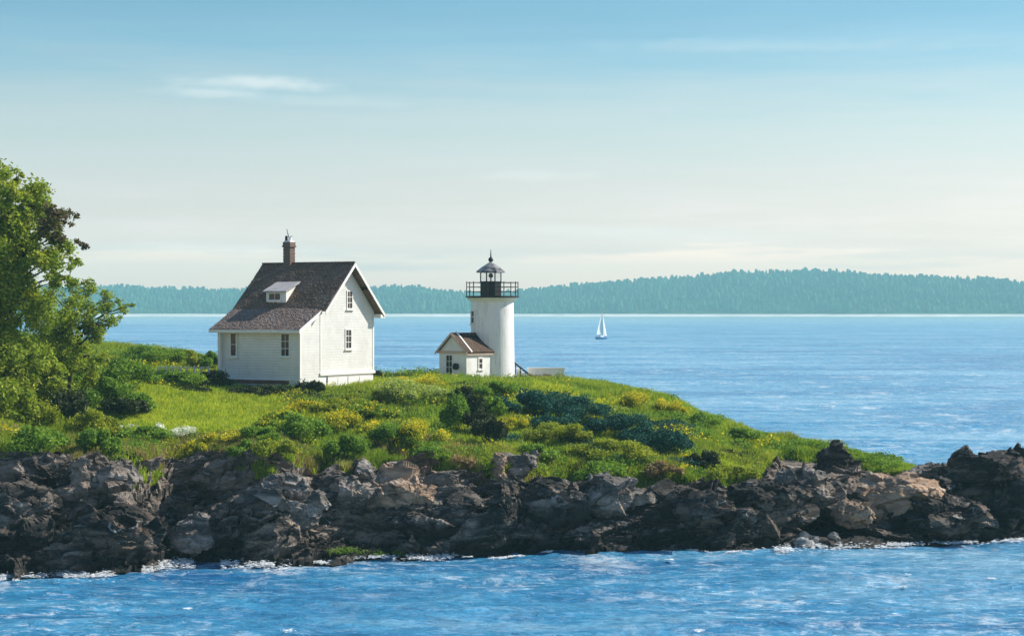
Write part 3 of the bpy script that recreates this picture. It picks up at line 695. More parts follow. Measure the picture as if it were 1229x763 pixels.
def tower_window():
    a = math.atan2(-.80, -1.42); c_ = Vector((math.cos(a), math.sin(a), 0)); s_ = Vector((-math.sin(a), math.cos(a), 0)); R0 = 1.645
    def b(m, u0, u1, z0, z1, d0, d1):
        vs = [c_ * (R0 + d) + s_ * u + Vector((0, 0, z)) for z in (z0, z1) for d in (d0, d1) for u in (u0, u1)]
        m.add(vs, [(0, 1, 3, 2), (4, 6, 7, 5), (0, 4, 5, 1), (2, 3, 7, 6), (0, 2, 6, 4), (1, 5, 7, 3)])
    w_ = M(); b(w_, -.22, .22, 4.4, 5.25, -.1, .03); o = w_.build('window', mt['glass_dark'], lh)
    f_ = M(); b(f_, -.32, -.22, 4.3, 5.35, -.1, .09); b(f_, .22, .32, 4.3, 5.35, -.1, .09); b(f_, -.22, .22, 5.25, 5.35, -.1, .09); b(f_, -.36, .36, 4.18, 4.3, -.1, .14); b(f_, -.22, .22, 4.8, 4.86, 0, .06)
    f_.build('frame', WT, o)
tower_window()

# entry shed in front of the tower
sh = empty('entry_shed', (-4.43, 143.0, 7.2), R(-130)); tag(sh, 'small white gabled shed with brown roof joined to the foot of the lighthouse', 'shed')
sw_, spk, sps = 1.36, 3.72, .93
zs = lambda y: spk - sps * abs(y)
M().prism([(-sw_, -.6), (sw_, -.6), (sw_, zs(sw_) - .14), (0, spk - .16), (-sw_, zs(sw_) - .14)], -3.1, 0).build('wall', WW, sh)
rough_roof('roof', 0, spk, 1.58, zs(1.58), -3.0, .2, .1, mt['shed_shingle'], sh, 30, 12)
rough_roof('roof', 0, spk, -1.58, zs(1.58), -3.0, .2, .1, mt['shed_shingle'], sh, 30, 12)
M().prism([(0, spk + .01), (1.62, zs(1.62)), (1.62, zs(1.62) - .17), (0, spk - .19)], .202, .25).build('rake_board', mt['pinktrim'], sh)
M().prism([(0, spk + .01), (-1.62, zs(1.62)), (-1.62, zs(1.62) - .17), (0, spk - .19)], .202, .25).build('rake_board', mt['pinktrim'], sh)
M().box((.0, -1.5, zs(1.36) - .3), (.12, 1.5, zs(1.36) - .1)).build('gable_band', mt['pinktrim'], sh)
M().box((-3.0, 1.37, zs(1.36) - .42), (.02, 1.5, zs(1.36) - .2)).build('eave_board', mt['pinktrim'], sh)
# pale flashing strip that runs down the slope
M().prism([(.02, spk + .1), (1.6, zs(1.6) + .1), (1.6, zs(1.6) + .03), (.02, spk + .01)], -.42, -.28).build('roof_flashing', WT, sh)
dr = M().box((.0, -.62, .2), (.03, -.05, 2.0)).build('door', mt['glass_dark'], sh)
fr = M(); fr.box((.0, -.72, .1), (.05, -.62, 2.1)).box((.0, -.05, .1), (.05, .05, 2.1)).box((.0, -.62, 2.0), (.05, -.05, 2.1)); fr.build('frame', WT, dr)
mu = M(); mu.box((.031, -.35, .2), (.045, -.32, 2.0)); 
for z in (.65, 1.1, 1.55): mu.box((.031, -.62, z), (.046, -.05, z + .035))
mu.build('muntin', WT, dr)
M().lathe([(.02, .95), (.2, 1.0), (.25, 1.2), (.2, 1.4), (.02, 1.45)], 14, (.16, .42)).build('lamp_box', BI, sh)
wi = M().box((-1.75, 1.33, 1.05), (-1.4, 1.375, 1.75)).build('window', mt['glass_dark'], sh)
fr = M(); fr.box((-1.85, 1.36, .95), (-1.75, 1.41, 1.85)).box((-1.4, 1.36, .95), (-1.3, 1.41, 1.85)).box((-1.75, 1.36, 1.75), (-1.4, 1.41, 1.85)).box((-1.9, 1.36, .87), (-1.25, 1.46, .95)).box((-1.75, 1.376, 1.38), (-1.4, 1.4, 1.43)); fr.build('frame', WT, wi)

# white steps with rails to the right of the tower, and the low white wall
st = empty('steps', (.15, 147.2, 7.15)); tag(st, 'short flight of white steps with dark handrails beside the lighthouse', 'steps')
for i in range(6):
    M().box((.2 + i * .2, -.6, -.4), (.4 + i * .2 - .003, .6, 1.0 - i * .17)).build('step', WW, st)
for y in (-.62, .62):
    m_ = M(); m_.tube((.0, y, 1.42), (1.35, y, .35), .055)
    for i in range(4): m_.tube((.1 + i * .38, y, .2), (.1 + i * .38, y, 1.36 - i * .3), .035)
    m_.build('handrail', mt['dead_stem'], st)
lw = empty('low_wall', (1.2, 148.0, 7.05)); tag(lw, 'low white wall reaching out to the right of the lighthouse', 'wall')
M().box((0, -.18, -.4), (2.85, .18, .98)).build('wall_body', WW, lw); M().box((-.04, -.23, .983), (2.9, .23, 1.1)).build('coping', WT, lw)

# ------------------------------------------------------------------ leaf masses
def leaves(centers, radii, per, size, flat=.9, seed=1, up=.0):
    r = np.random.default_rng(seed); out = []
    for c_, ra, k in zip(centers, radii, per):
        k = int(k)
        v = r.normal(0, 1, (k, 3)); v /= np.linalg.norm(v, axis=1)[:, None] + 1e-9
        rad = (r.uniform(0, 1, k) ** .45) * np.where(r.uniform(0, 1, k) < .16, r.uniform(1, 1.5, k), 1)
        lump = 1 + .35 * vnoise(v * 2.2 + seed * 7.1, 1, seed)
        out.append(np.asarray(c_) + v * (rad * lump)[:, None] * np.asarray(ra) * np.array([1, 1, flat]))
    C = np.concatenate(out); k = len(C)
    s_ = size * r.uniform(.55, 1.3, k)
    a = r.normal(0, 1, (k, 3)); a[:, 2] = a[:, 2] * .6 + up; a /= np.linalg.norm(a, axis=1)[:, None]
    b = np.cross(a, r.normal(0, 1, (k, 3))); b /= np.linalg.norm(b, axis=1)[:, None] + 1e-9
    a = a * s_[:, None]; b = b * s_[:, None] * .5
    V = np.stack([C - a, C + b, C + a, C - b], 1).reshape(-1, 3)
    return V, np.arange(len(V)).reshape(-1, 4)
PROTO = {}
KINDS = {  # leaf material, leaf size, leaves, number of clumps, flower material, flowers, height of clumps
    'green': ('leaf_green', .085, 3200, 13, None, 0),
    'lime': ('leaf_lime', .075, 2600, 11, None, 0),
    'yellowgreen': ('leaf_yellowgreen', .075, 2800, 12, None, 0),
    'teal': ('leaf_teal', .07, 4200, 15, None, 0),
    'dark': ('leaf_dark', .08, 2800, 13, None, 0),
    'goldenrod': ('leaf_yellowgreen', .07, 2000, 12, 'petal_yellow', 900),
    'greengold': ('leaf_green', .08, 2600, 12, 'petal_yellow', 380),
    'whiteflower': ('leaf_green', .06, 500, 9, 'petal_white', 2600),
    'dry': ('dry_grass', .10, 1500, 9, None, 0),
}
def proto(kind, var):
    key = (kind, var)
    if key in PROTO: return PROTO[key]
    lm, ls, nl, nc, fm, nf = KINDS[kind]; seed = abs(hash(kind)) % 1 + sum(map(ord, kind)) + var * 13
    r = np.random.default_rng(seed)
    # unit shrub: about 2 wide, 1.4 deep, 1 high
    an = r.uniform(0, 2 * np.pi, nc); rd = np.sqrt(r.uniform(0, 1, nc)) * .86
    cx, cy = rd * np.cos(an), rd * np.sin(an) * .75; cz = (.28 + .38 * (1 - rd ** 2)) * r.uniform(.6, 1.2, nc)
    rad = r.uniform(.16, .36, nc) * r.uniform(.8, 1.2, nc); C = np.stack([cx, cy, cz], 1)
    RA = np.stack([rad, rad, rad * .85], 1)
    PROTO[key] = (C, RA, seed); return PROTO[key]
CACHE = {}
def shrub(kind, px, py, wpx, hpx, label, var=0, group=None, depth=None):
    lm, ls, nl, nc, fm, nf = KINDS[kind]
    g_ = ground_at(px, py, 3.2); x, D = g_[0], g_[1]
    z = max(g_[2], grass_z(x, D) if D > GG[0, 0, 1] - 20 else g_[2])
    sx = wpx / 2 / F * D; sz = hpx / F * D * 1.05
    name = {'green': 'leafy_shrub', 'lime': 'pale_shrub', 'yellowgreen': 'meadow_shrub', 'teal': 'juniper_shrub', 'dark': 'dark_shrub', 'goldenrod': 'goldenrod_clump', 'greengold': 'flowering_shrub', 'whiteflower': 'white_flower_clump', 'dry': 'dry_grass_clump'}[kind]
    root = empty(name, (x, D, z - .08), rng.uniform(-.6, .6))
    tag(root, label, {'dry': 'grass clump', 'goldenrod': 'flower clump', 'whiteflower': 'flower clump'}.get(kind, 'shrub'), group)
    C, RA, seed = proto(kind, var); sc = np.array([sx, min(sx, 2.2) * 1.0, sz])
    dens = float(np.clip(sx * sz * 1.0, .12, 3.2)); n_l = nl * dens * 1.1
    V, Fc = leaves(C * sc, RA * sc, np.full(nc, n_l / nc), ls, seed=seed + int(px))
    V[:, 2] = np.maximum(V[:, 2], -.15)
    mesh_np('foliage', V, Fc, mt[lm], root)
    if fm:
        C2 = C * sc * np.array([1, 1, 1.06]) + np.array([0, -.1 * sx, .05 * sz]); V, Fc = leaves(C2, RA * sc * 1.08, np.full(nc, nf * dens / nc), .05, seed=seed + 5 + int(px))
        mesh_np('blossoms', V, Fc, mt[fm], root)
    s_ = M()
    for c_ in (C * sc)[:6]: s_.tube((c_[0] * .15, c_[1] * .15, -.25), tuple(c_), .03, .012, n=5)
    s_.build('stems', mt['dead_stem'], root)
    return root

SHRUBS = [
 # kind, px, base py, width px, height px, label, variant
 ('green', 15, 470, 130, 60, 'broad green shrub at the left picture edge directly under the tall tree', 0),
 ('yellowgreen', 10, 500, 75, 42, 'sunlit yellow green shrub at the left edge below the broad green one', 1),
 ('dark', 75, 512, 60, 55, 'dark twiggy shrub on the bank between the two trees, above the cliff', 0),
 ('green', 120, 500, 75, 50, 'mid green rounded shrub to the right of the small tree', 2),
 ('yellowgreen', 118, 448, 60, 28, 'bright yellow green shrub tucked behind the small tree by the water', 0),
 ('green', 40, 545, 90, 36, 'green shrub hanging over the rock at the far left cliff edge', 1),
 ('green', 115, 552, 60, 38, 'green shrub spilling down the rocks under the two trees', 0),
 ('dark', 150, 505, 60, 30, 'blackish low shrub left of the white flowers', 1),
 ('green', 175, 440, 110, 24, 'long low green shrub on the skyline left of the house', 1),
 ('yellowgreen', 220, 442, 50, 26, 'small yellow green shrub on the skyline just left of the house', 2),
 ('green', 248, 446, 46, 24, 'green shrub touching the left corner of the house', 2),
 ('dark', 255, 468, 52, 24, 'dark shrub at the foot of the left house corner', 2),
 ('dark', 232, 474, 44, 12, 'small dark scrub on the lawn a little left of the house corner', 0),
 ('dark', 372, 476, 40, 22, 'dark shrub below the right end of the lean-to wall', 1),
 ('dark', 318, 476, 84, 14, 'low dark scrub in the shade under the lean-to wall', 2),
 ('dark', 453, 458, 10, 16, 'tiny dark bush at the right corner of the house', 0),
 ('green', 170, 530, 80, 18, 'low green plants under the small white flowers', 2),
 ('whiteflower', 154, 519, 44, 8, 'thin line of white flowers at the left end of the flower row', 0),
 ('whiteflower', 192, 526, 24, 15, 'small round white flower clump left of the biggest white one', 1),
 ('whiteflower', 220, 530, 50, 17, 'biggest white flower clump near the edge of the left cliff', 0),
 ('whiteflower', 252, 534, 26, 9, 'small flat white flower clump right of the biggest white one', 2),
 ('goldenrod', 268, 536, 60, 18, 'yellow flower clump just right of the white flowers', 0),
 ('goldenrod', 236, 546, 34, 20, 'small yellow flower clump hanging on the rock under the white flowers', 1),
 ('green', 310, 536, 60, 24, 'green shrub at the cliff edge between yellow clump and cleft, below the house', 0),
 ('goldenrod', 372, 500, 60, 20, 'yellow flower clump on the slope straight below the dark house corner', 1),
 ('green', 360, 535, 80, 36, 'dark leafy shrub on the cliff edge below the house front', 1),
 ('green', 412, 556, 60, 34, 'green shrub drooping lowest over the middle of the cliff', 2),
 ('goldenrod', 420, 522, 80, 26, 'wide yellow flower clump in the middle of the slope below the house gable', 2),
 ('yellowgreen', 450, 490, 90, 26, 'yellow green shrub on the knoll just right of the house', 0),
 ('lime', 497, 488, 84, 34, 'palest lime shrub crowning the knoll between house and lighthouse', 0),
 ('goldenrod', 505, 468, 66, 20, 'yellow topped clump on the very crest between house and lighthouse', 0),
 ('green', 470, 540, 70, 30, 'dark green shrub left of the brightest yellow clump on the cliff edge', 0),
 ('goldenrod', 506, 536, 70, 28, 'brightest yellow flower clump on the cliff edge right of the middle', 2),
 ('green', 545, 520, 40, 50, 'green shrub on the left lip of the dark gully under the lighthouse', 1),
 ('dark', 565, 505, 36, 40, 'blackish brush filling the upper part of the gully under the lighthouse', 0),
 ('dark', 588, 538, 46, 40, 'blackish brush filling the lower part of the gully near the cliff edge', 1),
 ('green', 590, 480, 60, 22, 'green shrub on the crest right below the lighthouse shed', 2),
 ('goldenrod', 618, 520, 46, 20, 'yellow flower clump just right of the gully under the lighthouse', 1),
 ('yellowgreen', 668, 536, 84, 30, 'broad yellow green shrub below the dark junipers', 1),
 ('yellowgreen', 730, 560, 110, 34, 'low yellow green shrub along the cliff edge under the junipers', 2),
 ('green', 640, 560, 60, 26, 'green shrub at the cliff edge right of the gully mouth', 0),
 ('teal', 630, 500, 84, 32, 'blue green juniper right of the gully, leftmost of the junipers', 0),
 ('teal', 690, 508, 90, 34, 'largest blue green juniper in the middle of the slope', 1),
 ('teal', 742, 526, 80, 34, 'blue green juniper right of the largest one, under the pale patch', 2),
 ('teal', 800, 548, 70, 34, 'blue green juniper lowest on the slope, rightmost of the junipers', 0),
 ('lime', 741, 496, 26, 8, 'small whitish plant patch at the upper edge of the junipers', 1),
 ('goldenrod', 770, 494, 70, 22, 'yellow flower clump on the skyline right of the white wall', 2),
 ('goldenrod', 806, 500, 36, 18, 'small yellow flower clump at the right end of the skyline flowers', 0),
 ('green', 840, 515, 60, 20, 'green shrub on the skyline right of the yellow flowers', 1),
 ('green', 880, 530, 70, 18, 'low green shrub on the descending skyline above the grassy tongue', 2),
 ('dry', 800, 572, 56, 24, 'tuft of dry pinkish grass at the cliff edge under the rightmost juniper', 0),
 ('dry', 655, 458, 60, 8, 'strip of pale dry grass at the foot of the low white wall', 1),
 ('dark', 845, 568, 46, 26, 'dark shrub left of the bright green tongue over the cliff', 2),
 ('yellowgreen', 880, 578, 70, 26, 'bright green tongue of plants hanging over the right cliff', 0),
 ('green', 958, 540, 80, 12, 'low green plants on the ridge left of the upright dark rock', 1),
 ('green', 1045, 558, 60, 12, 'low green plants on the ridge right of the upright dark rock', 2),
]
SHRUBS += [
 ('green', 150, 470, 84, 40, 'green shrub on the lawn between the small tree and the short white post', 1),
 ('green', 158, 498, 70, 30, 'green shrub on the lawn above the dark shrub left of the flowers', 0),
 ('dark', 120, 520, 40, 20, 'dark gap of twiggy brush under the trees beside the white flower row', 2),
 ('green', 205, 466, 90, 20, 'low spreading green shrub on the lawn below the rail fence', 2),
 ('dry', 560, 562, 40, 20, 'tuft of dry grass on the rocks left of the small rusty rock', 2),
 ('green', 720, 578, 70, 26, 'green shrub drooping over the sunlit buff boulder', 1),
 ('yellowgreen', 330, 548, 60, 26, 'yellow green plants drooping over the cliff above the pale boulder', 1),
 ('green', 290, 552, 50, 26, 'small green shrub drooping over the dark cleft below the yellow clump', 2),
 ('green', 520, 562, 60, 26, 'green shrub drooping over the cliff under the brightest yellow clump', 0),
 ('green', -25, 440, 120, 70, 'tall green shrub cut by the left edge between tree crown and lower shrub', 0),
 ('green', 60, 485, 90, 66, 'dense green shrub round the foot of the tall tree', 1),
 ('yellowgreen', 108, 528, 70, 40, 'yellow green shrub on the cliff top just left of the white flower row', 2),
 ('green', 85, 462, 70, 46, 'green shrub filling the gap between the two tree trunks', 2),
 ('yellowgreen', 45, 515, 60, 36, 'yellowish shrub in front of the tall tree close above the rocks', 0),
 ('dark', 556, 490, 34, 28, 'blackish brush at the head of the gully under the lighthouse shed', 2),
 ('dark', 576, 522, 40, 34, 'blackish brush halfway down the gully under the lighthouse', 1),
 ('teal', 660, 520, 70, 24, 'blue green juniper low in front of the two leftmost junipers', 2),
 ('teal', 770, 538, 60, 26, 'blue green juniper between the third and the rightmost one', 1),
 ('green', 590, 505, 40, 30, 'green shrub between the gully brush and the leftmost juniper', 0),
 ('yellowgreen', 410, 498, 80, 22, 'yellow green shrub below the right half of the house gable', 1),
 ('greengold', 340, 520, 70, 26, 'green shrub with scattered yellow flowers on the slope under the lean-to', 1),
 ('greengold', 440, 508, 80, 26, 'green shrub with scattered yellow flowers between lime knoll and wide yellow clump', 0),
]
for s_ in SHRUBS: shrub(*s_)
def undergrowth(name, label, mat, N, thr, seed, size, plo, phi, tlo, thi, hi, skip_lawn=True):
    ti = rng.uniform(tlo, thi, N); pi = rng.uniform(plo, phi, N)
    fi = np.interp(ti, t_g, np.arange(len(t_g))).astype(int); bi = ((pi + 300) / 2.5).astype(int); b = GG[fi, bi] - np.array([0, 0, 9.]) * ((pi > 165) & (pi < 345) & (ti > 4.25) & (ti < 5.05) & (skip_lawn))[:, None]
    m = vnoise(b, 3.4, seed) * .5 + vnoise(b, 1.3, seed + 1) * .5; k = m > thr; b = b[k]; m = m[k] - thr
    per = 16; B = np.repeat(b, per, 0); h_ = np.repeat(.12 + hi * np.clip(m * 2.2, 0, 1), per)
    C = B + np.stack([rng.normal(0, .2, len(B)), rng.normal(0, .2, len(B)), h_ * rng.uniform(0, 1.15, len(B)) ** .7], 1)
    a = rng.normal(0, 1, C.shape); a /= np.linalg.norm(a, axis=1)[:, None]; c = np.cross(a, rng.normal(0, 1, C.shape)); c /= np.linalg.norm(c, axis=1)[:, None]
    s_ = (size * rng.uniform(.6, 1.3, len(C)))[:, None]
    V = np.stack([C - a * s_, C + c * s_ * .5, C + a * s_, C - c * s_ * .5], 1).reshape(-1, 3)
    o = mesh_np(name, V, np.arange(len(V)).reshape(-1, 4), mat); tag(o, label, 'undergrowth', kind='stuff')
undergrowth('undergrowth', 'mixed green undergrowth creeping between the shrubs of the point', mt['leaf_green'], 17000, .16, 201, .075, -250, 1080, 3.95, 6.1, .55)
undergrowth('yellow_undergrowth', 'yellow green low plants creeping between the shrubs of the point', mt['leaf_yellowgreen'], 14000, .2, 231, .07, -250, 1040, 3.9, 6.0, .45)
undergrowth('dark_undergrowth', 'dark brushy undergrowth in the hollows and along the cliff top', mt['leaf_dark'], 12000, .27, 261, .07, -250, 960, 3.75, 5.2, .35)
undergrowth('juniper_undergrowth', 'low blue green juniper runners between the junipers', mt['leaf_teal'], 6500, .02, 291, .06, 600, 835, 4.2, 5.15, .4)
mt['lawn'] = leafmat('mown lawn', [(.24, .34, .03), (.40, .48, .04), (.58, .62, .06), (.70, .66, .09)], scale=.3)
lt = tufts('lawn', 15000, mt['lawn'], 4.2, 5.1, 150, 350, .12, .34); tag(lt, 'bright yellow green lawn below the front wall of the house', 'lawn', kind='stuff')
lt = tufts('pale_grass', 9000, mt['lawn'], 4.3, 5.6, 640, 930, .15, .4, dens=lambda b, t, q_: (np.abs(q_ - (900 - (t - 4.1) * 190)) < 34) * 1.0); tag(lt, 'pale green grass streak running down the slope right of the junipers', 'grass', kind='stuff')
lt = tufts('straw', 9000, mt['dry_grass'], 3.8, 4.22, -220, 905, .15, .45, dens=lambda b, t, q_: (vnoise(b, 2.4, 141) > .12) * 1.0); tag(lt, 'dry straw coloured grass along the broken edge of the cliff top', 'dry grass', kind='stuff')
def wildflowers():
    N = 26000; ti = rng.uniform(4.0, 5.6, N); pi = rng.uniform(-100, 960, N)
    fi = np.interp(ti, t_g, np.arange(len(t_g))).astype(int); bi = ((pi + 300) / 2.5).astype(int)
    b = GG[fi, bi] + np.stack([rng.normal(0, .15, N), rng.normal(0, .15, N), rng.uniform(.22, .5, N)], 1)
    k = (vnoise(b, 3.2, 131) * .6 + vnoise(b, 1.0, 132) * .5) > .32
    b = b[k]; a = rng.normal(0, 1, b.shape) * .045; c = rng.normal(0, 1, b.shape) * .035
    V = np.stack([b - a, b + c, b + a, b - c], 1).reshape(-1, 3)
    o = mesh_np('wildflowers', V, np.arange(len(V)).reshape(-1, 4), mt['petal_yellow']); tag(o, 'tiny yellow wildflowers sprinkled through the meadow grass', 'wildflowers', kind='stuff')
wildflowers()

# ------------------------------------------------------------------ trees on the left
def tree(name, base, blobs, Dm_, label, matn, n_per, lsize, trunk_r, seed, rust=()):
    r = np.random.default_rng(seed)
    gz = ground_z((base[0] - 614.5) / F * base[2], base[2])
    b = P(base[0], base[1], base[2]); b[2] = gz - .2
    root = empty(name, b); tag(root, label, 'tree')
    C = []; RA = []
    for (px, py, rp) in blobs:
        dd = Dm_ + r.uniform(-1, 1) * 1.6; c_ = P(px, py, dd) - b; C.append(c_); RA.append([rp / F * dd] * 3)
    C = np.array(C); RA = np.array(RA)
    top = C[np.argmax(C[:, 2])]
    # trunk bends to the crown's middle
    spine = [Vector((0, 0, 0)), Vector((C[:, 0].mean() * .25, C[:, 1].mean() * .3, top[2] * .3)), Vector((C[:, 0].mean() * .7, C[:, 1].mean() * .6, top[2] * .6)), Vector((top[0] * .8, top[1] * .8, top[2] * .95))]
    tr_ = M(); rr = [trunk_r, trunk_r * .75, trunk_r * .45, .03]
    for i in range(3): tr_.tube(spine[i], spine[i + 1], rr[i], rr[i + 1], n=8)
    tr_.build('trunk', mt['bark'], root)
    lb = M(); CC = []; RR_ = []; rustf = []
    for c_, ra, bl in zip(C, RA, blobs):
        c = Vector(c_); 
        s0 = min(range(30), key=lambda k: ((spine[min(2, k // 10)].lerp(spine[min(2, k // 10) + 1], (k % 10) / 10)) - (c - Vector((0, 0, (c.z) * .22)))).length)
        s_pt = spine[min(2, s0 // 10)].lerp(spine[min(2, s0 // 10) + 1], (s0 % 10) / 10)
        midp = s_pt.lerp(c, .5) + Vector((0, 0, .25)); lb.tube(s_pt, midp, .07, .045, n=5).tube(midp, c, .045, .02, n=5)
        k = max(4, int(13 * (bl[2] / 25)))
        for j in range(k):        # twigs with a small clump of leaves each
            v = r.normal(0, 1, 3); v /= np.linalg.norm(v); e = c_ + v * ra * r.uniform(.35, .95)
            lb.tube(c, tuple(e), .018, .006, n=4); CC.append(e); RR_.append(ra * r.uniform(.28, .55)); rustf.append(bl[:2] in rust)
    lb.build('branches', mt['bark'], root)
    CC = np.array(CC); RR_ = np.array(RR_); rustf = np.array(rustf)
    per = n_per * (RR_[:, 0] / .4) ** 2
    for mask, mname in ((~rustf, matn), (rustf, 'leaf_rust')):
        if mask.any():
            V, Fc = leaves(CC[mask], RR_[mask], per[mask] + 6, lsize, seed=seed)
            mesh_np('crown', V, Fc, mt[mname], root)
T1 = [(8, 228, 22), (20, 212, 12), (36, 248, 30), (-25, 225, 36), (58, 268, 20), (14, 285, 34), (68, 300, 20), (46, 318, 26), (-35, 300, 46), (84, 330, 13), (8, 345, 38),
      (46, 372, 28), (-35, 380, 48), (12, 410, 32), (80, 262, 13), (97, 290, 9), (70, 282, 12), (-12, 195, 18), (92, 312, 10), (-60, 250, 50), (20, 480, 32), (52, 450, 26), (-20, 430, 40), (-40, 490, 40), (30, 440, 32), (-70, 350, 60), (0, 460, 34), (30, 285, 26), (60, 340, 16)]
tree('tall_tree', (5, 510, 105), T1, 104, 'tall leafy tree filling the left edge with its thinning crown top against the sky', 'leaf_tree', 115, .115, .26, 3, rust=((58, 268), (80, 262), (97, 290), (70, 282)))
T2 = [(102, 348, 18), (126, 362, 18), (146, 374, 10), (88, 378, 24), (116, 388, 20), (74, 402, 26), (138, 386, 9), (62, 352, 16), (98, 412, 20), (120, 405, 12), (50, 385, 20), (75, 425, 24), (158, 366, 5), (45, 420, 24), (80, 450, 26), (104, 446, 20), (60, 466, 26), (96, 470, 22), (120, 430, 12)]
tree('small_tree', (80, 490, 112), T2, 111, 'smaller spreading tree reaching out over the water right of the tall one', 'leaf_tree', 95, .105, .15, 4)

# ------------------------------------------------------------------ boulders
def boulder(px, py, wpx, hpx, matn, label, seed, name='boulder', lean=0.0, tmin=1.0, sink=.25, Dd=None, depth=.8):
    g_ = ground_at(px, py, tmin) if Dd is None else P(px, py, Dd)
    D = g_[1] + .12 * (wpx / F * 100); x = (px - 614.5) / F * D; z0 = CH - (py - HY) * D / F
    import bmesh
    bm = bmesh.new(); bmesh.ops.create_icosphere(bm, subdivisions=6, radius=1.0)
    v = np.array([q_.co[:] for q_ in bm.verts]); f = np.array([[q_.index for q_ in ff.verts] for ff in bm.faces]); bm.free()
    sx, sz = wpx / 2 / F * D, hpx / F * D * (1 + sink) / 2
    s3 = np.array([sx, max(sx, sz) * depth, sz])
    e = v.copy()
    p_ = e * s3; q_ = p_ + seed * 13.7; mean = min(sx, sz)
    dd = .40 * mean * facets(q_, (mean * 1.4, mean * 1.2, mean * .9), seed, 1.2) + .10 * mean * facets(q_, (mean * .6, mean * .5, mean * .35), seed + 50, 1.3) + .03 * mean * facets(q_, mean * .2, seed + 70, 1.3)
    p_ = p_ + v * dd[:, None]; p_[:, 0] += lean * (p_[:, 2] + sz)
    p_[:, 2] += sz * (1 - 2 * sink / (1 + sink))
    o = mesh_np(name, p_, f, mt[matn]); o.location = (x, D, z0); tag(o, label, 'rock'); return o
BOULDERS = [
 (1006, 575, 42, 42, 'rock_dark', 'upright dark rounded rock standing on the low ridge of the point', 1, 0, 3.0),
 (1182, 606, 128, 64, 'rock_dark', 'largest dark craggy rock on the right headland top', 2, 0, 2.0),
 (1122, 600, 80, 34, 'rock_gray', 'grey brown rock between the largest headland rock and the tan slab', 3, 0, 2.0),
 (1225, 640, 50, 66, 'rock_dark', 'dark sloping rock cut by the right picture edge', 4, 0, 1.2),
 (1072, 616, 130, 40, 'rock_tan', 'orange tan sunlit slab low on the right point', 5, 0, 1.6),
 (1030, 628, 50, 26, 'rock_tan', 'small tan rock left of the orange slab', 6, 0, 1.4),
 (1130, 640, 120, 36, 'rock_dark', 'flat dark ledge at the water under the orange slab', 7, 0, 1.05),
 (962, 602, 96, 34, 'rock_gray', 'grey banded slab left of the upright dark rock', 8, 0, 2.2),
 (925, 625, 100, 44, 'rock_dark', 'dark bulging rock below the bright green tongue', 9, 0, 1.3),
 (962, 662, 22, 20, 'rock_pale', 'small rounded pale rock standing at the water below the dark bulge', 10, 0, 1.0),
 (978, 655, 12, 12, 'rock_pale', 'tiny white rock right of the rounded pale one at the water', 11, 0, 1.0),
 (1001, 652, 12, 12, 'rock_pale', 'tiny pale rock by itself at the water under the right point', 12, 0, 1.0),
 (735, 612, 90, 36, 'rock_gray', 'sunlit grey buff boulder in the middle right of the cliff', 13, 0, 1.6),
 (660, 620, 90, 50, 'rock', 'grey rounded boulder bulging from the cliff under the gully', 14, 0, 1.4),
 (618, 568, 50, 26, 'rock_gray', 'grey block just right of the small rusty rock in the cliff top', 15, 0, 3.0),
 (600, 566, 15, 24, 'rock_tan', 'small rusty pink rock at the mouth of the gully', 16, 0, 3.2),
 (480, 610, 80, 44, 'rock_tan', 'pinkish sunlit boulder in the middle of the cliff', 17, 0, 1.8),
 (345, 618, 90, 46, 'rock_gray', 'pale grey boulder on the cliff below the house', 18, 0, 1.8),
 (420, 595, 80, 34, 'rock_gray', 'grey boulder between pale and pinkish boulders high on the cliff', 19, 0, 2.4),
 (540, 640, 100, 44, 'rock', 'dark boulder at the foot of the cliff below the pinkish one', 20, 0, 1.2),
 (130, 585, 66, 26, 'rock_gray', 'light topped slab on the cliff under the two trees', 21, 0, 2.6),
 (25, 640, 110, 70, 'rock', 'big brownish rounded rock at the left edge above the water', 22, 0, 1.3),
 (140, 660, 110, 50, 'rock_dark', 'dark slab reaching into the water at the left', 23, 0, 1.1),
 (235, 660, 50, 34, 'rock_gray', 'grey rock at the water right of the dark left slab', 24, 0, 1.1),
 (840, 628, 110, 44, 'rock_dark', 'big dark rock face right of the middle, below the dry grass', 25, 0, 1.4),
 (50, 580, 100, 40, 'rock', 'weathered rock just under the shrubs at the far left', 26, 0, 2.6),
]
for b_ in BOULDERS: boulder(b_[0], b_[1], b_[2], b_[3], b_[4], b_[5], b_[6], lean=b_[7], tmin=b_[8])

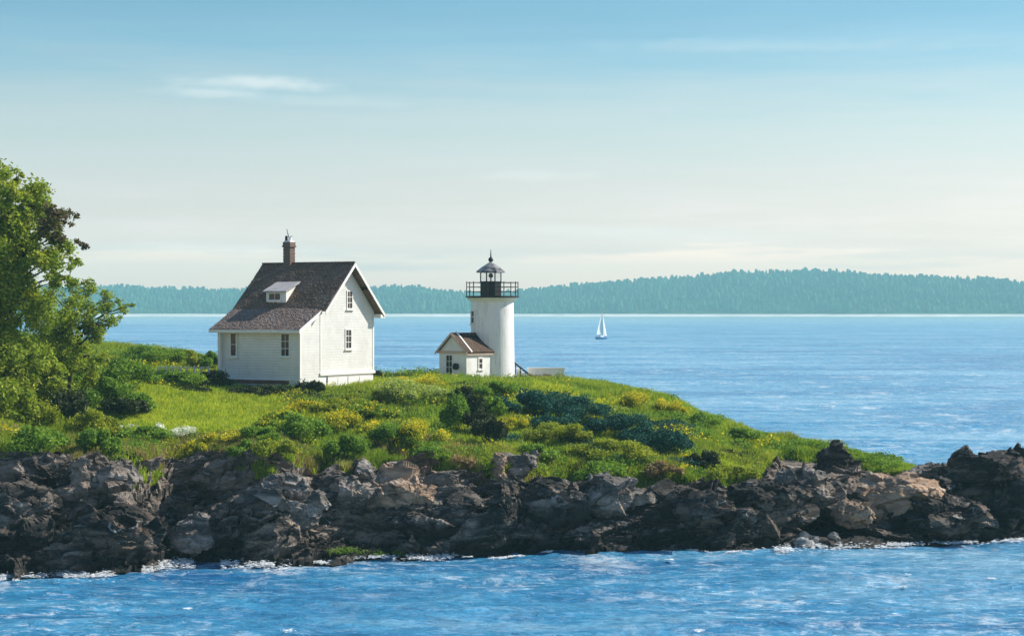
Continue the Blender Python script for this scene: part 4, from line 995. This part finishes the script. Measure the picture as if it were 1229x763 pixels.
# ------------------------------------------------------------------ foam at the waterline
def foam():
    r = np.random.default_rng(5); cs = []; ss = []
    segs = [(0, 60, .9), (60, 150, .9), (170, 235, 1.2), (265, 350, 1.1), (400, 470, .6), (470, 545, 1.0), (600, 700, .3), (790, 850, .4), (930, 1010, 1.1), (1010, 1110, .9), (1110, 1229, .6), (545, 600, .3), (700, 790, .25), (850, 930, .4), (350, 400, .5)]
    for a, b, k in segs:
        n_ = int((b - a) * 46 * k); px = r.uniform(a, b, n_); D, Z = knots(px)
        D = D[:, 1]
        n_ = len(px); d = D - .1 - np.abs(r.normal(0, .75 * k, n_)) ** 1.3 + .5 * vnoise(np.stack([px, px * 0, px * 0], 1), 23, 35)
        keep = (vnoise(np.stack([px / 16, (D - d) / .35, px * 0], 1), 1, 33) + .5 * vnoise(np.stack([px / 4, (D - d) / .2, px * 0], 1), 1, 34)) > .24 - .16 * k
        px = px[keep]; d = d[keep]; n_ = len(px)
        z = np.maximum(0.01, .03 + r.normal(0, .07 * k, n_))
        cs.append(np.stack([(px - 614.5) / F * d, d, z], 1)); ss.append(r.uniform(.012, .06, n_) * r.uniform(.4, 1, n_))
    for (px, py, w_, n_) in ((513, 664, 16, 160), (183, 668, 24, 260), (200, 672, 22, 160), (24, 690, 20, 120), (320, 676, 40, 200), (805, 672, 8, 40), (940, 661, 30, 160), (225, 731, 9, 30), (1000, 484, 12, 26), (995, 488, 26, 26), (870, 460, 9, 16), (1085, 705, 10, 30), (840, 758, 16, 40), (1190, 695, 10, 20), (1090, 690, 8, 16), (345, 758, 16, 40), (12, 690, 14, 90)):
        D = CH * F / (py - HY); x = (px - 614.5) / F * D; s_ = w_ / F * D / 2; n_ = int(n_)
        cs.append(np.stack([x + r.normal(0, .45, n_) * s_, D + r.normal(0, .5, n_) * s_ * 1.2, .03 + np.abs(r.normal(0, .12, n_)) * min(s_, .8)], 1)); ss.append(r.uniform(.02, .065, n_) * (D / 105) ** .8)
    C = np.concatenate(cs); s_ = np.concatenate(ss); k = len(C)
    oct_ = np.array([(1, 0, 0), (0, 1, 0), (-1, 0, 0), (0, -1, 0), (0, 0, .55), (0, 0, -.55)], float); of = np.array([(0, 1, 4), (1, 2, 4), (2, 3, 4), (3, 0, 4), (1, 0, 5), (2, 1, 5), (3, 2, 5), (0, 3, 5)])
    V = (C[:, None, :] + oct_[None] * (s_[:, None, None] * r.uniform(.6, 1.5, (k, 6, 1))) * np.array([2.0, 1, .5])).reshape(-1, 3)
    Fa = (np.arange(k)[:, None, None] * 6 + of[None]).reshape(-1, 3)
    n = NB('foam', .6, .3); n.col((.82, .84, .84)); n.b.inputs['Subsurface Weight'].default_value = .0
    o = mesh_np('foam', V, Fa, n.m); tag(o, 'white surf foam along the foot of the rocks and on small wave crests', 'foam', kind='stuff')
foam()
# green weed on the rocks at the waterline
def weed():
    c_ = ground_at(415, 663, 1.0); r = np.random.default_rng(8)
    C = []; RA = []
    for px, py, w_ in ((400, 664, 10), (412, 661, 12), (424, 662, 12), (436, 665, 12), (455, 667, 10), (478, 667, 8)):
        g_ = ground_at(px, py, 1.02); C.append(g_ + np.array([0, -.35, .1])); RA.append([w_ / F * 100, .4, .2])
    V, Fc = leaves(C, RA, [260] * len(C), .05, seed=3)
    o = mesh_np('seaweed', V, Fc, mt['leaf_green']); tag(o, 'bright green seaweed on the rocks at the waterline below the house', 'seaweed', kind='stuff')
weed()

# ------------------------------------------------------------------ fence, post, boat
fe = empty('rail_fence', (0, 0, 0)); g0 = ground_at(190, 452, 4); g1 = ground_at(250, 456, 4)
a, b = P(191, 441, g0[1]), P(250, 441, g1[1]); fe.location = (a[0], a[1], a[2] - .5); tag(fe, 'low thin white rail fence on the grass left of the house', 'fence')
o_ = Vector((a[0], a[1], a[2] - .5)); A = Vector(a) - o_; B = Vector(b) - o_
M().tube(A, B, .035, n=6).build('rail', WT, fe)
for i in range(8):
    q_ = A.lerp(B, i / 7); M().box((q_.x - .05, q_.y - .05, q_.z - 1.1), (q_.x + .05, q_.y + .05, q_.z + .06 + .04 * (i % 3))).build('post', WT, fe)
g_ = ground_at(163, 458, 4); q_ = P(163, 453, g_[1])
M().box((-.045, -.045, -.5), (.045, .045, .62)).add([(-.045, -.045, .62), (.045, -.045, .62), (.045, .045, .62), (-.045, .045, .62), (0, 0, .7)], [(0, 1, 4), (1, 2, 4), (2, 3, 4), (3, 0, 4)])
po = M().box((-.045, -.045, -.5), (.045, .045, .62)).box((-.07, -.07, .623), (.07, .07, .7)).build('marker_post', WT); po.location = q_; tag(po, 'single short white post on the grass left of the rail fence', 'post')

def sailboat():
    D = 825.; x = (722 - 614.5) / F * D
    root = empty('sailboat', (x, D, 0), R(48)); tag(root, 'small sailboat with white sails and blue hull out on the bay', 'sailboat')
    n = NB('boat hull', .3, .5); n.col((.03, .14, .32)); hullm = n.m
    secs = []
    for t in np.linspace(0, 1, 15):
        xx = -3.4 + 7.2 * t; wd = 1.15 * math.sin(math.pi * min(1, .18 + t * .82)) ** .7 * (1 if t < .999 else .02); wd = max(wd, .02)
        sheer = 1.0 + .35 * (t - .3) ** 2 * 2
        secs.append([(xx, -wd, sheer), (xx, -wd * .9, .3), (xx, -wd * .35, -.35), (xx, 0, -.5), (xx, wd * .35, -.35), (xx, wd * .9, .3), (xx, wd, sheer)])
    m_ = M(); n_ = 7; vs = [v for s_ in secs for v in s_]
    fs = [(i * n_ + j, i * n_ + j + 1, (i + 1) * n_ + j + 1, (i + 1) * n_ + j) for i in range(14) for j in range(6)] + [tuple(range(7))]
    fs += [(i * n_, (i + 1) * n_, (i + 1) * n_ + 6, i * n_ + 6) for i in range(14)]
    m_.add(vs, fs).build('hull', hullm, root)
    M().prism([(-.55, 1.0), (.55, 1.0), (.42, 1.5), (-.42, 1.5)], -1.2, 1.2).build('cabin', WT, root)
    M().tube((.6, 0, 1), (.6, 0, 12.3), .11, .05).build('mast', mt['gray_trim'], root)
    M().tube((.6, 0, 2.0), (-3.0, .3, 1.9), .07).build('boom', mt['gray_trim'], root)
    n = NB('sailcloth', .8, .1); n.col((.82, .80, .74)); sm = n.m
    def sail(name, a, b, c_, belly):
        vs = []; N = 10
        for i in range(N + 1):
            for j in range(N + 1 - i):
                u, v = i / N, j / N; p_ = Vector(a) * (1 - u - v) + Vector(b) * u + Vector(c_) * v; p_.y += belly * 9 * u * v * (1 - u - v) + belly * u * (1 - u); vs.append(p_)
        idx = {}; k = 0
        for i in range(N + 1):
            for j in range(N + 1 - i): idx[i, j] = k; k += 1
        fs = []
        for i in range(N):
            for j in range(N - i):
                fs.append((idx[i, j], idx[i + 1, j], idx[i, j + 1]))
                if (i + 1, j + 1) in idx: fs.append((idx[i + 1, j], idx[i + 1, j + 1], idx[i, j + 1]))
        M().add(vs, fs).build(name, sm, root, smooth=True)
    sail('mainsail', (.45, 0, 2.15), (-2.9, .3, 2.05), (.5, 0, 11.9), .7)
    sail('jib', (3.6, 0, 1.3), (.7, -.3, 1.7), (.75, 0, 10.4), -.5)
sailboat()
